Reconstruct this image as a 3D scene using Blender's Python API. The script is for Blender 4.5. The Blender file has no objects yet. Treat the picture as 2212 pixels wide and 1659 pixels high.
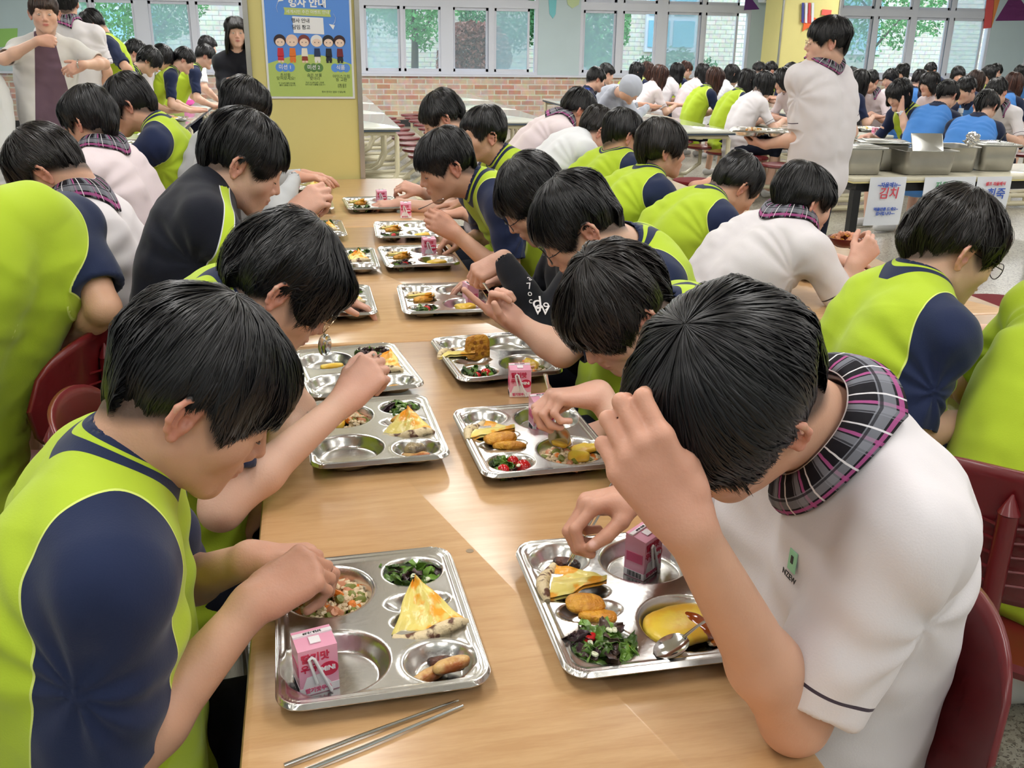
import bpy, math, random
import numpy as np
from mathutils import Vector, Matrix
V = np.array
np.seterr(all='ignore')
# ------------------------------------------------------------------ camera
F = 2050.; HZ = 88.; VX = 640.; CX = 1106.; CY = 829.5; RL = 0.015
_th = math.atan((CY-HZ)/F); _yaw = math.atan((CX-VX)/math.hypot(F, CY-HZ))
CAM = V([0, 0, 1.54])
c_f = V([math.sin(_yaw)*math.cos(_th), math.cos(_yaw)*math.cos(_th), -math.sin(_th)])
_r0 = V([math.cos(_yaw), -math.sin(_yaw), 0]); _u0 = np.cross(_r0, c_f)
c_r = _r0*math.cos(RL)+_u0*math.sin(RL); c_u = _u0*math.cos(RL)-_r0*math.sin(RL)
def ray(x, y): return c_f+c_r*(x-CX)/F-c_u*(y-CY)/F
def PZ(x, y, z=.74):
    r = ray(x, y); return CAM+r*(z-CAM[2])/r[2]
def PY(x, y, Y): r = ray(x, y); return CAM+r*(Y/r[1])
def PD(x, y, d): return CAM+ray(x, y)*d
scn = bpy.context.scene
COL = scn.collection
cd = bpy.data.cameras.new('camera'); cam = bpy.data.objects.new('camera', cd); COL.objects.link(cam)
cd.sensor_width = 36.; cd.sensor_fit = 'HORIZONTAL'; cd.lens = F/2212*36; cd.clip_start = .02; cd.clip_end = 200
M = Matrix.Identity(4)
for i in range(3):
    M[i][0] = c_r[i]; M[i][1] = c_u[i]; M[i][2] = -c_f[i]; M[i][3] = CAM[i]
cam.matrix_world = M; scn.camera = cam
scn.view_settings.view_transform = 'Standard'; scn.view_settings.look = 'None'
scn.view_settings.gamma = 1; scn.view_settings.use_curve_mapping = False
scn.view_settings.exposure = -0.16
cy = scn.cycles
cy.use_denoising = True; cy.use_adaptive_sampling = True; cy.adaptive_threshold = 0.05; cy.adaptive_min_samples = 12
cy.max_bounces = 6; cy.diffuse_bounces = 3; cy.glossy_bounces = 4; cy.transmission_bounces = 4; cy.transparent_max_bounces = 6
cy.caustics_reflective = False; cy.caustics_refractive = False; cy.sample_clamp_indirect = 6
# ------------------------------------------------------------------ world / sky
w = bpy.data.worlds.new('sky'); scn.world = w; w.use_nodes = True
nt = w.node_tree; bg = nt.nodes['Background']
st = nt.nodes.new('ShaderNodeTexSky'); st.sky_type = 'PREETHAM'; st.turbidity = 6
st.sun_direction = (-.3, .5, .8)
bg.inputs[0].default_value = (.72, .86, 1, 1); bg.inputs[1].default_value = 4.8
mxs = nt.nodes.new('ShaderNodeMix'); mxs.data_type = 'RGBA'; mxs.inputs[0].default_value = .75
nt.links.new(st.outputs[0], mxs.inputs[6]); mxs.inputs[7].default_value = (.72, .86, 1, 1)
nt.links.new(mxs.outputs[2], bg.inputs[0])
# ------------------------------------------------------------------ helpers
def srgb(r, g, b):
    f = lambda c: (c/255/12.92) if c/255 <= .04045 else ((c/255+.055)/1.055)**2.4
    return (f(r), f(g), f(b), 1)
MATS = {}
def mat(name, col=(200,200,200), rough=.5, metal=0, spec=.5, bump=0, bscale=60, var=0, vscale=8, sss=0, coat=0, aniso=0, alpha=1, trans=0, emit=0, sheen=0):
    if name in MATS: return MATS[name]
    m = bpy.data.materials.new(name); m.use_nodes = True; MATS[name] = m
    n = m.node_tree.nodes; l = m.node_tree.links; b = n['Principled BSDF']
    c = srgb(*col)
    b.inputs['Base Color'].default_value = c; b.inputs['Roughness'].default_value = rough
    b.inputs['Metallic'].default_value = metal; b.inputs['Specular IOR Level'].default_value = spec
    if coat: b.inputs['Coat Weight'].default_value = coat; b.inputs['Coat Roughness'].default_value = .12
    if sheen: b.inputs['Sheen Weight'].default_value = sheen; b.inputs['Sheen Roughness'].default_value = .5
    if sss: b.inputs['Subsurface Weight'].default_value = sss; b.inputs['Subsurface Radius'].default_value = (.012, .005, .003); b.inputs['Subsurface Scale'].default_value = 1
    if trans: b.inputs['Transmission Weight'].default_value = trans
    if alpha < 1: b.inputs['Alpha'].default_value = alpha
    if emit: b.inputs['Emission Color'].default_value = c; b.inputs['Emission Strength'].default_value = emit
    if bump or var:
        tc = n.new('ShaderNodeTexCoord')
        if bump:
            t = n.new('ShaderNodeTexNoise'); t.inputs['Scale'].default_value = bscale; t.inputs['Detail'].default_value = 4
            l.new(tc.outputs['Object'], t.inputs['Vector'])
            bp = n.new('ShaderNodeBump'); bp.inputs['Strength'].default_value = bump; bp.inputs['Distance'].default_value = .01
            l.new(t.outputs['Fac'], bp.inputs['Height']); l.new(bp.outputs[0], b.inputs['Normal'])
        if var:
            t = n.new('ShaderNodeTexNoise'); t.inputs['Scale'].default_value = vscale; t.inputs['Detail'].default_value = 3
            l.new(tc.outputs['Object'], t.inputs['Vector'])
            mp = n.new('ShaderNodeMapRange'); mp.inputs[1].default_value = .3; mp.inputs[2].default_value = .7
            mp.inputs[3].default_value = 1-var; mp.inputs[4].default_value = 1+var*.6
            l.new(t.outputs['Fac'], mp.inputs[0])
            mu = n.new('ShaderNodeVectorMath'); mu.operation = 'SCALE'; mu.inputs[0].default_value = c[:3]
            l.new(mp.outputs[0], mu.inputs['Scale']); l.new(mu.outputs[0], b.inputs['Base Color'])
    return m
def bsdf(m): return m.node_tree.nodes['Principled BSDF']
def mesh(name, vs, fs, m=None, parent=None, smooth=True, origin=None, attrs=None, uv=None):
    vs = np.asarray(vs, np.float32).reshape(-1, 3)
    if origin is not None: vs = vs-np.asarray(origin, np.float32)
    me = bpy.data.meshes.new(name)
    if isinstance(fs, np.ndarray):
        k = fs.shape[1]; nf = len(fs)
        me.vertices.add(len(vs)); me.vertices.foreach_set('co', vs.ravel())
        me.loops.add(nf*k); me.loops.foreach_set('vertex_index', fs.astype(np.int32).ravel())
        me.polygons.add(nf); me.polygons.foreach_set('loop_start', np.arange(0, nf*k, k, dtype=np.int32))
        me.update(calc_edges=True)
    else:
        me.from_pydata(vs.tolist(), [], fs)
    if smooth and len(me.polygons): me.polygons.foreach_set('use_smooth', np.ones(len(me.polygons), bool))
    if attrs:
        for k, a in attrs.items():
            at = me.attributes.new(k, 'FLOAT', 'POINT'); at.data.foreach_set('value', np.asarray(a, np.float32))
    if m is not None:
        for q in (m if isinstance(m, (list, tuple)) else [m]): me.materials.append(q)
    o = bpy.data.objects.new(name, me); COL.objects.link(o)
    if parent is not None: o.parent = parent
    if origin is not None and parent is None: o.location = [float(t) for t in origin]
    return o
def empty(name, loc=(0, 0, 0), rz=0):
    o = bpy.data.objects.new(name, None); COL.objects.link(o); o.location = [float(t) for t in loc]; o.rotation_euler.z = rz
    o.empty_display_size = .05
    return o
def tag(o, label=None, cat=None, group=None, kind=None):
    if label: o['label'] = label
    if cat: o['category'] = cat
    if group: o['group'] = group
    if kind: o['kind'] = kind
    return o
def copy_tree(o, parent=None):
    c = o.copy(); COL.objects.link(c)
    if parent is not None: c.parent = parent
    for ch in list(o.children): copy_tree(ch, c)
    return c
class MB:
    """collects simple shapes into one mesh"""
    def __init__(s): s.v = []; s.f = []; s.mi = []; s.n = 0; s.cm = 0
    def add(s, vs, fs):
        s.v.extend([tuple(map(float, q)) for q in vs]); s.f.extend([tuple(i+s.n for i in f) for f in fs]); s.mi.extend([s.cm]*len(fs)); s.n += len(vs)
        return s
    def box(s, c, h, R=None, bev=0):
        c = V(c, float); h = V(h, float); R = np.eye(3) if R is None else R
        if bev <= 0:
            vs = [c+R@(h*V(k)) for k in ((-1,-1,-1),(1,-1,-1),(1,1,-1),(-1,1,-1),(-1,-1,1),(1,-1,1),(1,1,1),(-1,1,1))]
            return s.add(vs, [(0,3,2,1),(4,5,6,7),(0,1,5,4),(1,2,6,5),(2,3,7,6),(3,0,4,7)])
        prof = []
        b = min(bev, *(h*.98))
        pts = lambda e: rrect(h[0]-e, h[1]-e, max(b-e, b*.3), 4)
        rings = []
        for a in (0, 45, 90):
            e = b*(1-math.sin(math.radians(a))); zz = -h[2]+b*(1-math.cos(math.radians(a))); rings.append((e, zz))
        for a in (90, 45, 0):
            e = b*(1-math.sin(math.radians(a))); zz = h[2]-b*(1-math.cos(math.radians(a))); rings.append((e, zz))
        vs = []; fs = []
        for e, zz in rings: vs += [c+R@V([x, y, zz]) for x, y in pts(e)]
        n = len(vs)//len(rings)
        for i in range(len(rings)-1):
            for j in range(n): fs.append((i*n+j, i*n+(j+1) % n, (i+1)*n+(j+1) % n, (i+1)*n+j))
        fs.append(tuple(range(n))[::-1]); fs.append(tuple(range((len(rings)-1)*n, len(rings)*n)))
        return s.add(vs, fs)
    def tube(s, pts, r, k=8, cap=True, flat=None):
        pts = [V(p, float) for p in pts]; rs = r if isinstance(r, (list, tuple, np.ndarray)) else [r]*len(pts)
        vs = []; fs = []; up = V([0, 0, 1.])
        prev = None
        for i, p in enumerate(pts):
            t = pts[min(i+1, len(pts)-1)]-pts[max(i-1, 0)]; t = t/(np.linalg.norm(t)+1e-9)
            if prev is None:
                a = np.cross(t, up)
                if np.linalg.norm(a) < .1: a = np.cross(t, V([1., 0, 0]))
            else: a = prev-t*(prev@t)
            a /= np.linalg.norm(a)+1e-9; prev = a; b = np.cross(t, a)
            for j in range(k):
                q = 2*math.pi*j/k; vs.append(p+rs[i]*(a*math.cos(q)+b*math.sin(q)*(flat or 1)))
        for i in range(len(pts)-1):
            for j in range(k): fs.append((i*k+j, i*k+(j+1) % k, (i+1)*k+(j+1) % k, (i+1)*k+j))
        if cap: fs.append(tuple(range(k))[::-1]); fs.append(tuple(range((len(pts)-1)*k, len(pts)*k)))
        return s.add(vs, fs)
    def lathe(s, c, prof, k=24, sx=1, sy=1):
        vs = []; fs = []
        for r, z in prof:
            for j in range(k):
                q = 2*math.pi*j/k; vs.append((c[0]+r*sx*math.cos(q), c[1]+r*sy*math.sin(q), c[2]+z))
        for i in range(len(prof)-1):
            for j in range(k): fs.append((i*k+j, i*k+(j+1) % k, (i+1)*k+(j+1) % k, (i+1)*k+j))
        fs.append(tuple(range(k))[::-1]); fs.append(tuple(range((len(prof)-1)*k, len(prof)*k)))
        return s.add(vs, fs)
    def prism(s, pts, z0, z1, R=None, o=(0, 0, 0)):
        n = len(pts); R = np.eye(3) if R is None else R; o = V(o, float)
        vs = [o+R@V([x, y, z0]) for x, y in pts]+[o+R@V([x, y, z1]) for x, y in pts]
        fs = [tuple(range(n))[::-1], tuple(range(n, 2*n))]+[(j, (j+1) % n, n+(j+1) % n, n+j) for j in range(n)]
        return s.add(vs, fs)
    def build(s, name, m=None, parent=None, smooth=False, origin=None):
        o = mesh(name, s.v, s.f, m, parent, smooth=smooth, origin=origin)
        if any(s.mi): o.data.polygons.foreach_set('material_index', s.mi)
        if smooth:
            try: o.data.set_sharp_from_angle(angle=math.radians(38))
            except Exception: pass
        return o
def rrect(hx, hy, r, n=4):
    r = min(r, hx, hy); out = []
    for cx, cyy, a0 in ((hx-r, hy-r, 0), (-hx+r, hy-r, 90), (-hx+r, -hy+r, 180), (hx-r, -hy+r, 270)):
        for i in range(n+1):
            a = math.radians(a0+90*i/n); out.append((cx+r*math.cos(a), cyy+r*math.sin(a)))
    return out
def rz3(a): return V([[math.cos(a), -math.sin(a), 0], [math.sin(a), math.cos(a), 0], [0, 0, 1.]])
def nrm(v): v = np.asarray(v, float); return v/(np.linalg.norm(v)+1e-12)
def adir(yaw, pitch=0):
    y = math.radians(yaw); p = math.radians(pitch)
    return V([math.cos(y)*math.cos(p), math.sin(y)*math.cos(p), -math.sin(p)])
# numpy value noise
_rs = np.random.RandomState(7); _tab = _rs.rand(4096).astype(np.float32)
def vnoise(P, sc=1., seed=0):
    P = np.asarray(P, np.float32)*sc+seed*17.3; i = np.floor(P).astype(np.int64); f = P-i; f = f*f*(3-2*f)
    out = 0
    for dx in (0, 1):
        for dy in (0, 1):
            for dz in (0, 1):
                h = ((i[..., 0]+dx)*73856093 ^ (i[..., 1]+dy)*19349663 ^ (i[..., 2]+dz)*83492791) & 4095
                wt = (f[..., 0] if dx else 1-f[..., 0])*(f[..., 1] if dy else 1-f[..., 1])*(f[..., 2] if dz else 1-f[..., 2])
                out = out+wt*_tab[h]
    return out*2-1
# ------------------------------------------------------------------ implicit surfaces
class SDF:
    def __init__(s): s.p = []
    def rc(s, a, b, ra, rb=None, k=.02, g='', sub=False):
        a = V(a, float); b = V(b, float); rb = ra if rb is None else rb
        s.p.append(('rc', (a, b, ra, rb), k, g, sub, (a+b)/2, np.linalg.norm(b-a)/2+max(ra, rb))); return s
    def sp(s, a, r, k=.02, g='', sub=False): return s.rc(a, V(a)+V([0, 0, 1e-4]), r, r, k, g, sub)
    def el(s, c, M, r, k=.02, g='', sub=False):
        s.p.append(('el', (V(c, float), V(M, float), V(r, float)), k, g, sub, V(c, float), max(r))); return s
    def cut(s, c, n, R, g='', k=.002):   # remove the half space beyond plane, inside ball R
        s.p.append(('pl', (V(c, float), nrm(n), R), k, g, True, V(c, float), R)); return s
    def ev(s, P, C=None, rad=0., groups=None):
        """P (n,m,3), block centres C (n,3)"""
        P = np.asarray(P, np.float32); d = np.full(P.shape[:2], 5., np.float32)
        C = P[:, 0] if C is None else C
        for kind, pr, k, g, sub, bc, br in s.p:
            if groups is not None and g not in groups: continue
            m = ((C-bc)**2).sum(1) < (br+k+rad+.03)**2
            if not m.any(): continue
            Q = P[m].astype(np.float32)
            if kind == 'rc':
                a, b, ra, rb = pr; ab = (b-a).astype(np.float32); pa = Q-a.astype(np.float32)
                h = np.clip((pa@ab)/(ab@ab+1e-12), 0, 1)
                e = np.sqrt(((pa-h[..., None]*ab)**2).sum(-1))-(ra+(rb-ra)*h)
            elif kind == 'el':
                c, Mx, r = pr; q = (Q-c.astype(np.float32))@Mx.T.astype(np.float32)
                k0 = np.sqrt(((q/r)**2).sum(-1)); k1 = np.sqrt(((q/(r*r))**2).sum(-1))
                e = np.where(k0 < 1e-4, -min(r), k0*(k0-1)/(k1+1e-9))
            else:
                c, n, R = pr; q = Q-c.astype(np.float32)
                e = np.maximum(-(q@n.astype(np.float32)), np.sqrt((q**2).sum(-1))-R)
            dd = d[m]
            if sub:
                h = np.clip(.5-.5*(dd+e)/k, 0, 1); d[m] = np.where(h >= 1, -e, np.where(h <= 0, dd, dd+(-e-dd)*h+k*h*(1-h)))
            else:
                h = np.clip(.5+.5*(dd-e)/k, 0, 1); d[m] = np.where(h >= 1, e, np.where(h <= 0, dd, dd+(e-dd)*h-k*h*(1-h)))
        return d
    def mesh(s, h, newton=True):
        lo = np.min([q[5]-q[6] for q in s.p if not q[4]], 0)-3*h; hi = np.max([q[5]+q[6] for q in s.p if not q[4]], 0)+3*h
        st = 16*h; n = np.ceil((hi-lo)/st).astype(int)
        g = np.stack(np.meshgrid(*[np.arange(k) for k in n], indexing='ij'), -1).reshape(-1, 3)
        def filt(g, st):
            c = lo+(g+.5)*st; R = st*.87
            d = s.ev(c[:, None, :], c, R)[:, 0]; return g[np.abs(d) < R*1.9+.006]
        g = filt(g, st)
        o4 = np.stack(np.meshgrid(*[np.arange(4)]*3, indexing='ij'), -1).reshape(-1, 3)
        g = (g[:, None]*4+o4[None]).reshape(-1, 3); g = filt(g, 4*h)
        o5 = np.stack(np.meshgrid(*[np.arange(5)]*3, indexing='ij'), -1).reshape(-1, 3)
        base = g*4; C = lo+(g+.5)*4*h
        Fv = np.empty((len(g), 125), np.float32)
        for i in range(0, len(g), 6000):
            sl = slice(i, i+6000)
            Fv[sl] = s.ev(lo+(base[sl, None]+o5[None])*h, C[sl], 4*h*.87)
        gk = (base[:, None]+o5[None]).astype(np.int64); gk = ((gk[..., 0]*100003+gk[..., 1])*100003+gk[..., 2]).ravel()
        edge = np.tile(((o5 % 4) == 0).any(1), len(g)); ei = np.nonzero(edge)[0]; _, first, inv = np.unique(gk[ei], return_index=True, return_inverse=True); fl_ = Fv.reshape(-1); fl_[ei] = fl_[ei[first]][inv.ravel()]
        Fv = fl_.reshape(-1, 5, 5, 5)
        cs = [Fv[:, a:a+4, b:b+4, c:c+4] for a in (0, 1) for b in (0, 1) for c in (0, 1)]
        mn = np.minimum.reduce(cs); mx = np.maximum.reduce(cs)
        B, I, J, K = np.nonzero((mn < 0) & (mx >= 0))
        gi = base[B]+np.stack([I, J, K], 1); N = n.max()*16+8
        key = (gi[:, 0].astype(np.int64)*N+gi[:, 1])*N+gi[:, 2]
        order = np.argsort(key); key = key[order]; B, I, J, K, gi = B[order], I[order], J[order], K[order], gi[order]
        corner = {}
        for a in (0, 1):
            for b in (0, 1):
                for c in (0, 1): corner[a, b, c] = Fv[B, I+a, J+b, K+c]
        acc = np.zeros((len(B), 3)); cnt = np.zeros(len(B))
        E = []
        for a in (0, 1):
            for b in (0, 1): E += [((0, a, b), (1, a, b)), ((a, 0, b), (a, 1, b)), ((a, b, 0), (a, b, 1))]
        for p, q in E:
            fp, fq = corner[p], corner[q]; m = (fp < 0) != (fq < 0)
            t = np.where(m, fp/(fp-fq+1e-12), 0)[:, None]
            acc += np.where(m[:, None], V(p)+(V(q)-V(p))*t, 0); cnt += m
        vs = lo+(gi+acc/cnt[:, None])*h
        fs = []
        def look(dg):
            kk = ((gi[:, 0]+dg[0]).astype(np.int64)*N+gi[:, 1]+dg[1])*N+gi[:, 2]+dg[2]
            ix = np.searchsorted(key, kk); ix[ix >= len(key)] = 0
            return np.where(key[ix] == kk, ix, -1)
        f0 = corner[0, 0, 0]
        for ax, (d1, d2) in ((0, ((0, 1, 0), (0, 0, 1))), (1, ((0, 0, 1), (1, 0, 0))), (2, ((1, 0, 0), (0, 1, 0)))):
            p = [0, 0, 0]; p[ax] = 1; f1 = corner[tuple(p)]
            m = (f0 < 0) != (f1 < 0)
            a = look(tuple(-V(d1)-V(d2)))[m]; b = look(tuple(-V(d2)))[m]; c = np.nonzero(m)[0]; d = look(tuple(-V(d1)))[m]
            ok = (a >= 0) & (b >= 0) & (d >= 0); q = np.stack([a, b, c, d], 1)[ok]; fl = (f0[m] >= 0)[ok]
            q[fl] = q[fl][:, ::-1]; fs.append(q)
        fs = np.concatenate(fs)
        if newton:
            e = h*.3; O = V([[0, 0, 0], [e, 0, 0], [0, e, 0], [0, 0, e], [-e, 0, 0], [0, -e, 0], [0, 0, -e]])
            D = np.concatenate([s.ev(vs[i:i+40000, None]+O[None], vs[i:i+40000], e) for i in range(0, len(vs), 40000)])
            G = np.stack([D[:, 1]-D[:, 4], D[:, 2]-D[:, 5], D[:, 3]-D[:, 6]], 1)/(2*e)
            L = (G**2).sum(1, keepdims=True); st = np.clip(D[:, :1]/np.maximum(L, .3), -h, h); vs = vs-G*st
            s.nrm = G/np.sqrt(L+1e-9)
        return vs, fs
    def at(s, P, groups=None): return np.concatenate([s.ev(P[i:i+40000, None], P[i:i+40000], 0, groups)[:, 0] for i in range(0, len(P), 40000)])
# ------------------------------------------------------------------ ceiling lamps (the hall's LED panels) and daylight from the far windows
for ix, X in enumerate((-3.2, -.55, 1.3, 3.9, 6.6, 9.6, 12.6)):
    for iy, Y in enumerate((-1.2, 1.2, 3.6, 6.2, 9.0, 12.0, 15.2)):
        ld = bpy.data.lights.new('led_panel', 'AREA'); ld.shape = 'RECTANGLE'; ld.size = .32; ld.size_y = 1.25
        ld.energy = 25 if Y < 8 else (34 if Y < 12 else 55); ld.color = (1, .985, .96)
        lo = bpy.data.objects.new('led_panel', ld); lo.location = (X, Y, 2.93); COL.objects.link(lo)
# ------------------------------------------------------------------ structure materials
M_WALL = mat('wall_paint', (196, 208, 210), rough=.7, var=.03, vscale=2)
M_PANEL = mat('panel_paint', (186, 203, 208), rough=.45, var=.03, vscale=2)
M_CEIL = mat('ceiling_paint', (238, 238, 236), rough=.8)
M_FRAME = mat('window_frame_white', (208, 211, 222), rough=.35)
M_GASK = mat('gasket_dark', (70, 82, 96), rough=.5)
M_STEEL = mat('stainless', (196, 196, 192), rough=.22, metal=1, var=.06, vscale=20)
M_STEELB = mat('stainless_brushed', (176, 174, 168), rough=.38, metal=1, var=.08, vscale=9)
M_CHROME = mat('chrome', (215, 215, 215), rough=.12, metal=1)
M_YEL = mat('column_yellow', (218, 208, 136), rough=.6, var=.03, vscale=3, bump=.03, bscale=40)
M_WHITE = mat('white_plastic', (228, 230, 232), rough=.4)
M_CREAM = mat('cream_metal', (224, 216, 186), rough=.4)
M_BLK = mat('black_rubber', (22, 22, 24), rough=.55)
M_MAR = mat('maroon_plastic', (104, 20, 26), rough=.36, coat=.2, var=.05, vscale=12)
M_GTOP = mat('pale_tabletop', (214, 216, 206), rough=.08, spec=.7, coat=.6)
def terrazzo():
    m = mat('terrazzo', (182, 178, 164), rough=.28, spec=.5)
    n = m.node_tree.nodes; l = m.node_tree.links; b = n['Principled BSDF']; tc = n.new('ShaderNodeTexCoord')
    v = n.new('ShaderNodeTexVoronoi'); v.inputs['Scale'].default_value = 95; l.new(tc.outputs['Object'], v.inputs['Vector'])
    v2 = n.new('ShaderNodeTexNoise'); v2.inputs['Scale'].default_value = 160; v2.inputs['Detail'].default_value = 1; l.new(tc.outputs['Object'], v2.inputs['Vector'])
    cr = n.new('ShaderNodeValToRGB'); l.new(v.outputs['Color'], cr.inputs[0]); e = cr.color_ramp.elements
    e[0].position = 0; e[0].color = srgb(112, 104, 94); e[1].position = 1; e[1].color = srgb(205, 202, 190)
    for p, c in ((.2, (150, 142, 128)), (.34, (184, 180, 166)), (.75, (190, 187, 174))): q = e.new(p); q.color = srgb(*c)
    cr.color_ramp.interpolation = 'CONSTANT'
    g = n.new('ShaderNodeMath'); g.operation = 'GREATER_THAN'; l.new(v2.outputs['Fac'], g.inputs[0]); g.inputs[1].default_value = .63
    x = n.new('ShaderNodeMix'); x.data_type = 'RGBA'; l.new(g.outputs[0], x.inputs[0]); l.new(cr.outputs[0], x.inputs[6]); x.inputs[7].default_value = srgb(96, 88, 80)
    # tile joints
    br = n.new('ShaderNodeTexBrick'); br.offset = 0; br.inputs['Scale'].default_value = 1; br.inputs['Brick Width'].default_value = 1.2; br.inputs['Row Height'].default_value = 1.2; br.inputs['Mortar Size'].default_value = .003
    l.new(tc.outputs['Object'], br.inputs['Vector']); y = n.new('ShaderNodeMix'); y.data_type = 'RGBA'; l.new(br.outputs['Fac'], y.inputs[0]); l.new(x.outputs[2], y.inputs[6]); y.inputs[7].default_value = srgb(150, 146, 134)
    l.new(y.outputs[2], b.inputs['Base Color']); return m
def brick_mat(nm, c1, c2, mo, bw, rh, ms=.012, axis='XZ', off=.5):
    m = mat(nm, c1, rough=.8)
    n = m.node_tree.nodes; l = m.node_tree.links; b = n['Principled BSDF']; tc = n.new('ShaderNodeTexCoord')
    sp = n.new('ShaderNodeSeparateXYZ'); cb = n.new('ShaderNodeCombineXYZ'); l.new(tc.outputs['Object'], sp.inputs[0])
    l.new(sp.outputs[0], cb.inputs[0]); l.new(sp.outputs[2], cb.inputs[1])
    br = n.new('ShaderNodeTexBrick'); br.offset = off; br.inputs['Scale'].default_value = 1; br.inputs['Brick Width'].default_value = bw; br.inputs['Row Height'].default_value = rh
    br.inputs['Mortar Size'].default_value = ms; br.inputs['Mortar Smooth'].default_value = .3; br.inputs['Bias'].default_value = -.1
    l.new(cb.outputs[0], br.inputs['Vector']); br.inputs['Color1'].default_value = srgb(*c1); br.inputs['Color2'].default_value = srgb(*c2); br.inputs['Mortar'].default_value = srgb(*mo)
    no = n.new('ShaderNodeTexNoise'); no.inputs['Scale'].default_value = 9; l.new(tc.outputs['Object'], no.inputs['Vector'])
    x = n.new('ShaderNodeMix'); x.data_type = 'RGBA'; x.blend_type = 'MULTIPLY'; x.inputs[0].default_value = .5; l.new(br.outputs[0], x.inputs[6]); l.new(no.outputs['Color'], x.inputs[7])
    hs = n.new('ShaderNodeHueSaturation'); hs.inputs['Value'].default_value = 1.35; l.new(x.outputs[2], hs.inputs['Color']); l.new(hs.outputs[0], b.inputs['Base Color'])
    bp = n.new('ShaderNodeBump'); bp.inputs['Strength'].default_value = .4; bp.inputs['Distance'].default_value = .01; bp.invert = True; l.new(br.outputs['Fac'], bp.inputs['Height']); l.new(bp.outputs[0], b.inputs['Normal'])
    return m
def wood(nm, c1, c2, rough=.3):
    m = mat(nm, c1, rough=rough, spec=.5, coat=.7); bsdf(m).inputs['Coat Roughness'].default_value = .22
    n = m.node_tree.nodes; l = m.node_tree.links; b = n['Principled BSDF']; tc = n.new('ShaderNodeTexCoord')
    mp = n.new('ShaderNodeMapping'); mp.inputs['Scale'].default_value = (3, 22, 8); l.new(tc.outputs['Object'], mp.inputs[0])
    no = n.new('ShaderNodeTexNoise'); no.inputs['Scale'].default_value = 2.2; no.inputs['Detail'].default_value = 6; no.inputs['Distortion'].default_value = .6; l.new(mp.outputs[0], no.inputs['Vector'])
    mp2 = n.new('ShaderNodeMapping'); mp2.inputs['Scale'].default_value = (30, 230, 60); l.new(tc.outputs['Object'], mp2.inputs[0])
    n2 = n.new('ShaderNodeTexNoise'); n2.inputs['Scale'].default_value = 1.5; n2.inputs['Detail'].default_value = 2; l.new(mp2.outputs[0], n2.inputs['Vector'])
    ad = n.new('ShaderNodeMath'); ad.operation = 'MULTIPLY_ADD'; l.new(n2.outputs['Fac'], ad.inputs[0]); ad.inputs[1].default_value = .35; l.new(no.outputs['Fac'], ad.inputs[2])
    cr = n.new('ShaderNodeValToRGB'); l.new(ad.outputs[0], cr.inputs[0]); e = cr.color_ramp.elements; e[0].position = .5; e[0].color = srgb(*c2); e[1].position = .85; e[1].color = srgb(*c1)
    l.new(cr.outputs[0], b.inputs['Base Color']); return m
M_WOOD = wood('beech_laminate', (211, 170, 122), (198, 154, 106))
M_WOODE = wood('beech_edge', (196, 150, 88), (180, 134, 76), .4)
# ------------------------------------------------------------------ room shell
XL, XR, YB, YF, ZC = -5.4, 16.5, -3.0, 18.4, 3.0
def struct(name, mb, m, **k): return tag(mb.build(name, m, **k), kind='structure')
struct('floor', MB().box(((XL+XR)/2, (YB+YF)/2, -.05), ((XR-XL)/2+.1, (YF-YB)/2+.1, .05)), terrazzo())
struct('ceiling', MB().box(((XL+XR)/2, (YB+YF)/2, ZC+.05), ((XR-XL)/2+.1, (YF-YB)/2+.1, .05)), M_CEIL)
struct('wall_left', MB().box((XL-.1, (YB+YF)/2, ZC/2), (.1, (YF-YB)/2, ZC/2)), M_WALL)
struct('wall_right', MB().box((XR+.1, (YB+YF)/2, ZC/2), (.1, (YF-YB)/2, ZC/2)), M_WALL)
struct('wall_front', MB().box(((XL+XR)/2, YB-.1, ZC/2), ((XR-XL)/2, .1, ZC/2)), M_WALL)
M_BRICK = brick_mat('dado_brick', (186, 140, 120), (206, 190, 174), (208, 200, 188), .26, .095, .014)
wb = MB(); wb.box(((XL+XR)/2, YF+.1, .45), ((XR-XL)/2, .1, .45)); struct('wall_back', wb, M_BRICK)
struct('baseboard_back', MB().box(((XL+XR)/2, YF-.012, .06), ((XR-XL)/2, .012, .06)), mat('base_dark', (44, 42, 44), rough=.5))
struct('trim_1', MB().box(((XL+XR)/2, YF-.01, .915), ((XR-XL)/2, .05, .018)), M_FRAME)
up = MB(); up.box(((XL+XR)/2, YF+.1, 2.93), ((XR-XL)/2, .1, .07)); struct('trim_2', up, M_PANEL)
PIERS = [(XL, -4.02), (4.33, 5.14), (8.57, 9.05), (13.89, 14.78)]
for i, (a, b) in enumerate(PIERS):
    struct('trim_%d' % (i+3), MB().box(((a+b)/2, YF+.08, 1.9), ((b-a)/2, .1, .97)), M_PANEL)
M_GBLUE = mat('glass_film', (190, 226, 240), rough=.12, alpha=.42, spec=.6)
M_GCLR = mat('glass_clear', (190, 220, 230), rough=.03, alpha=.14, spec=.7)
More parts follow.
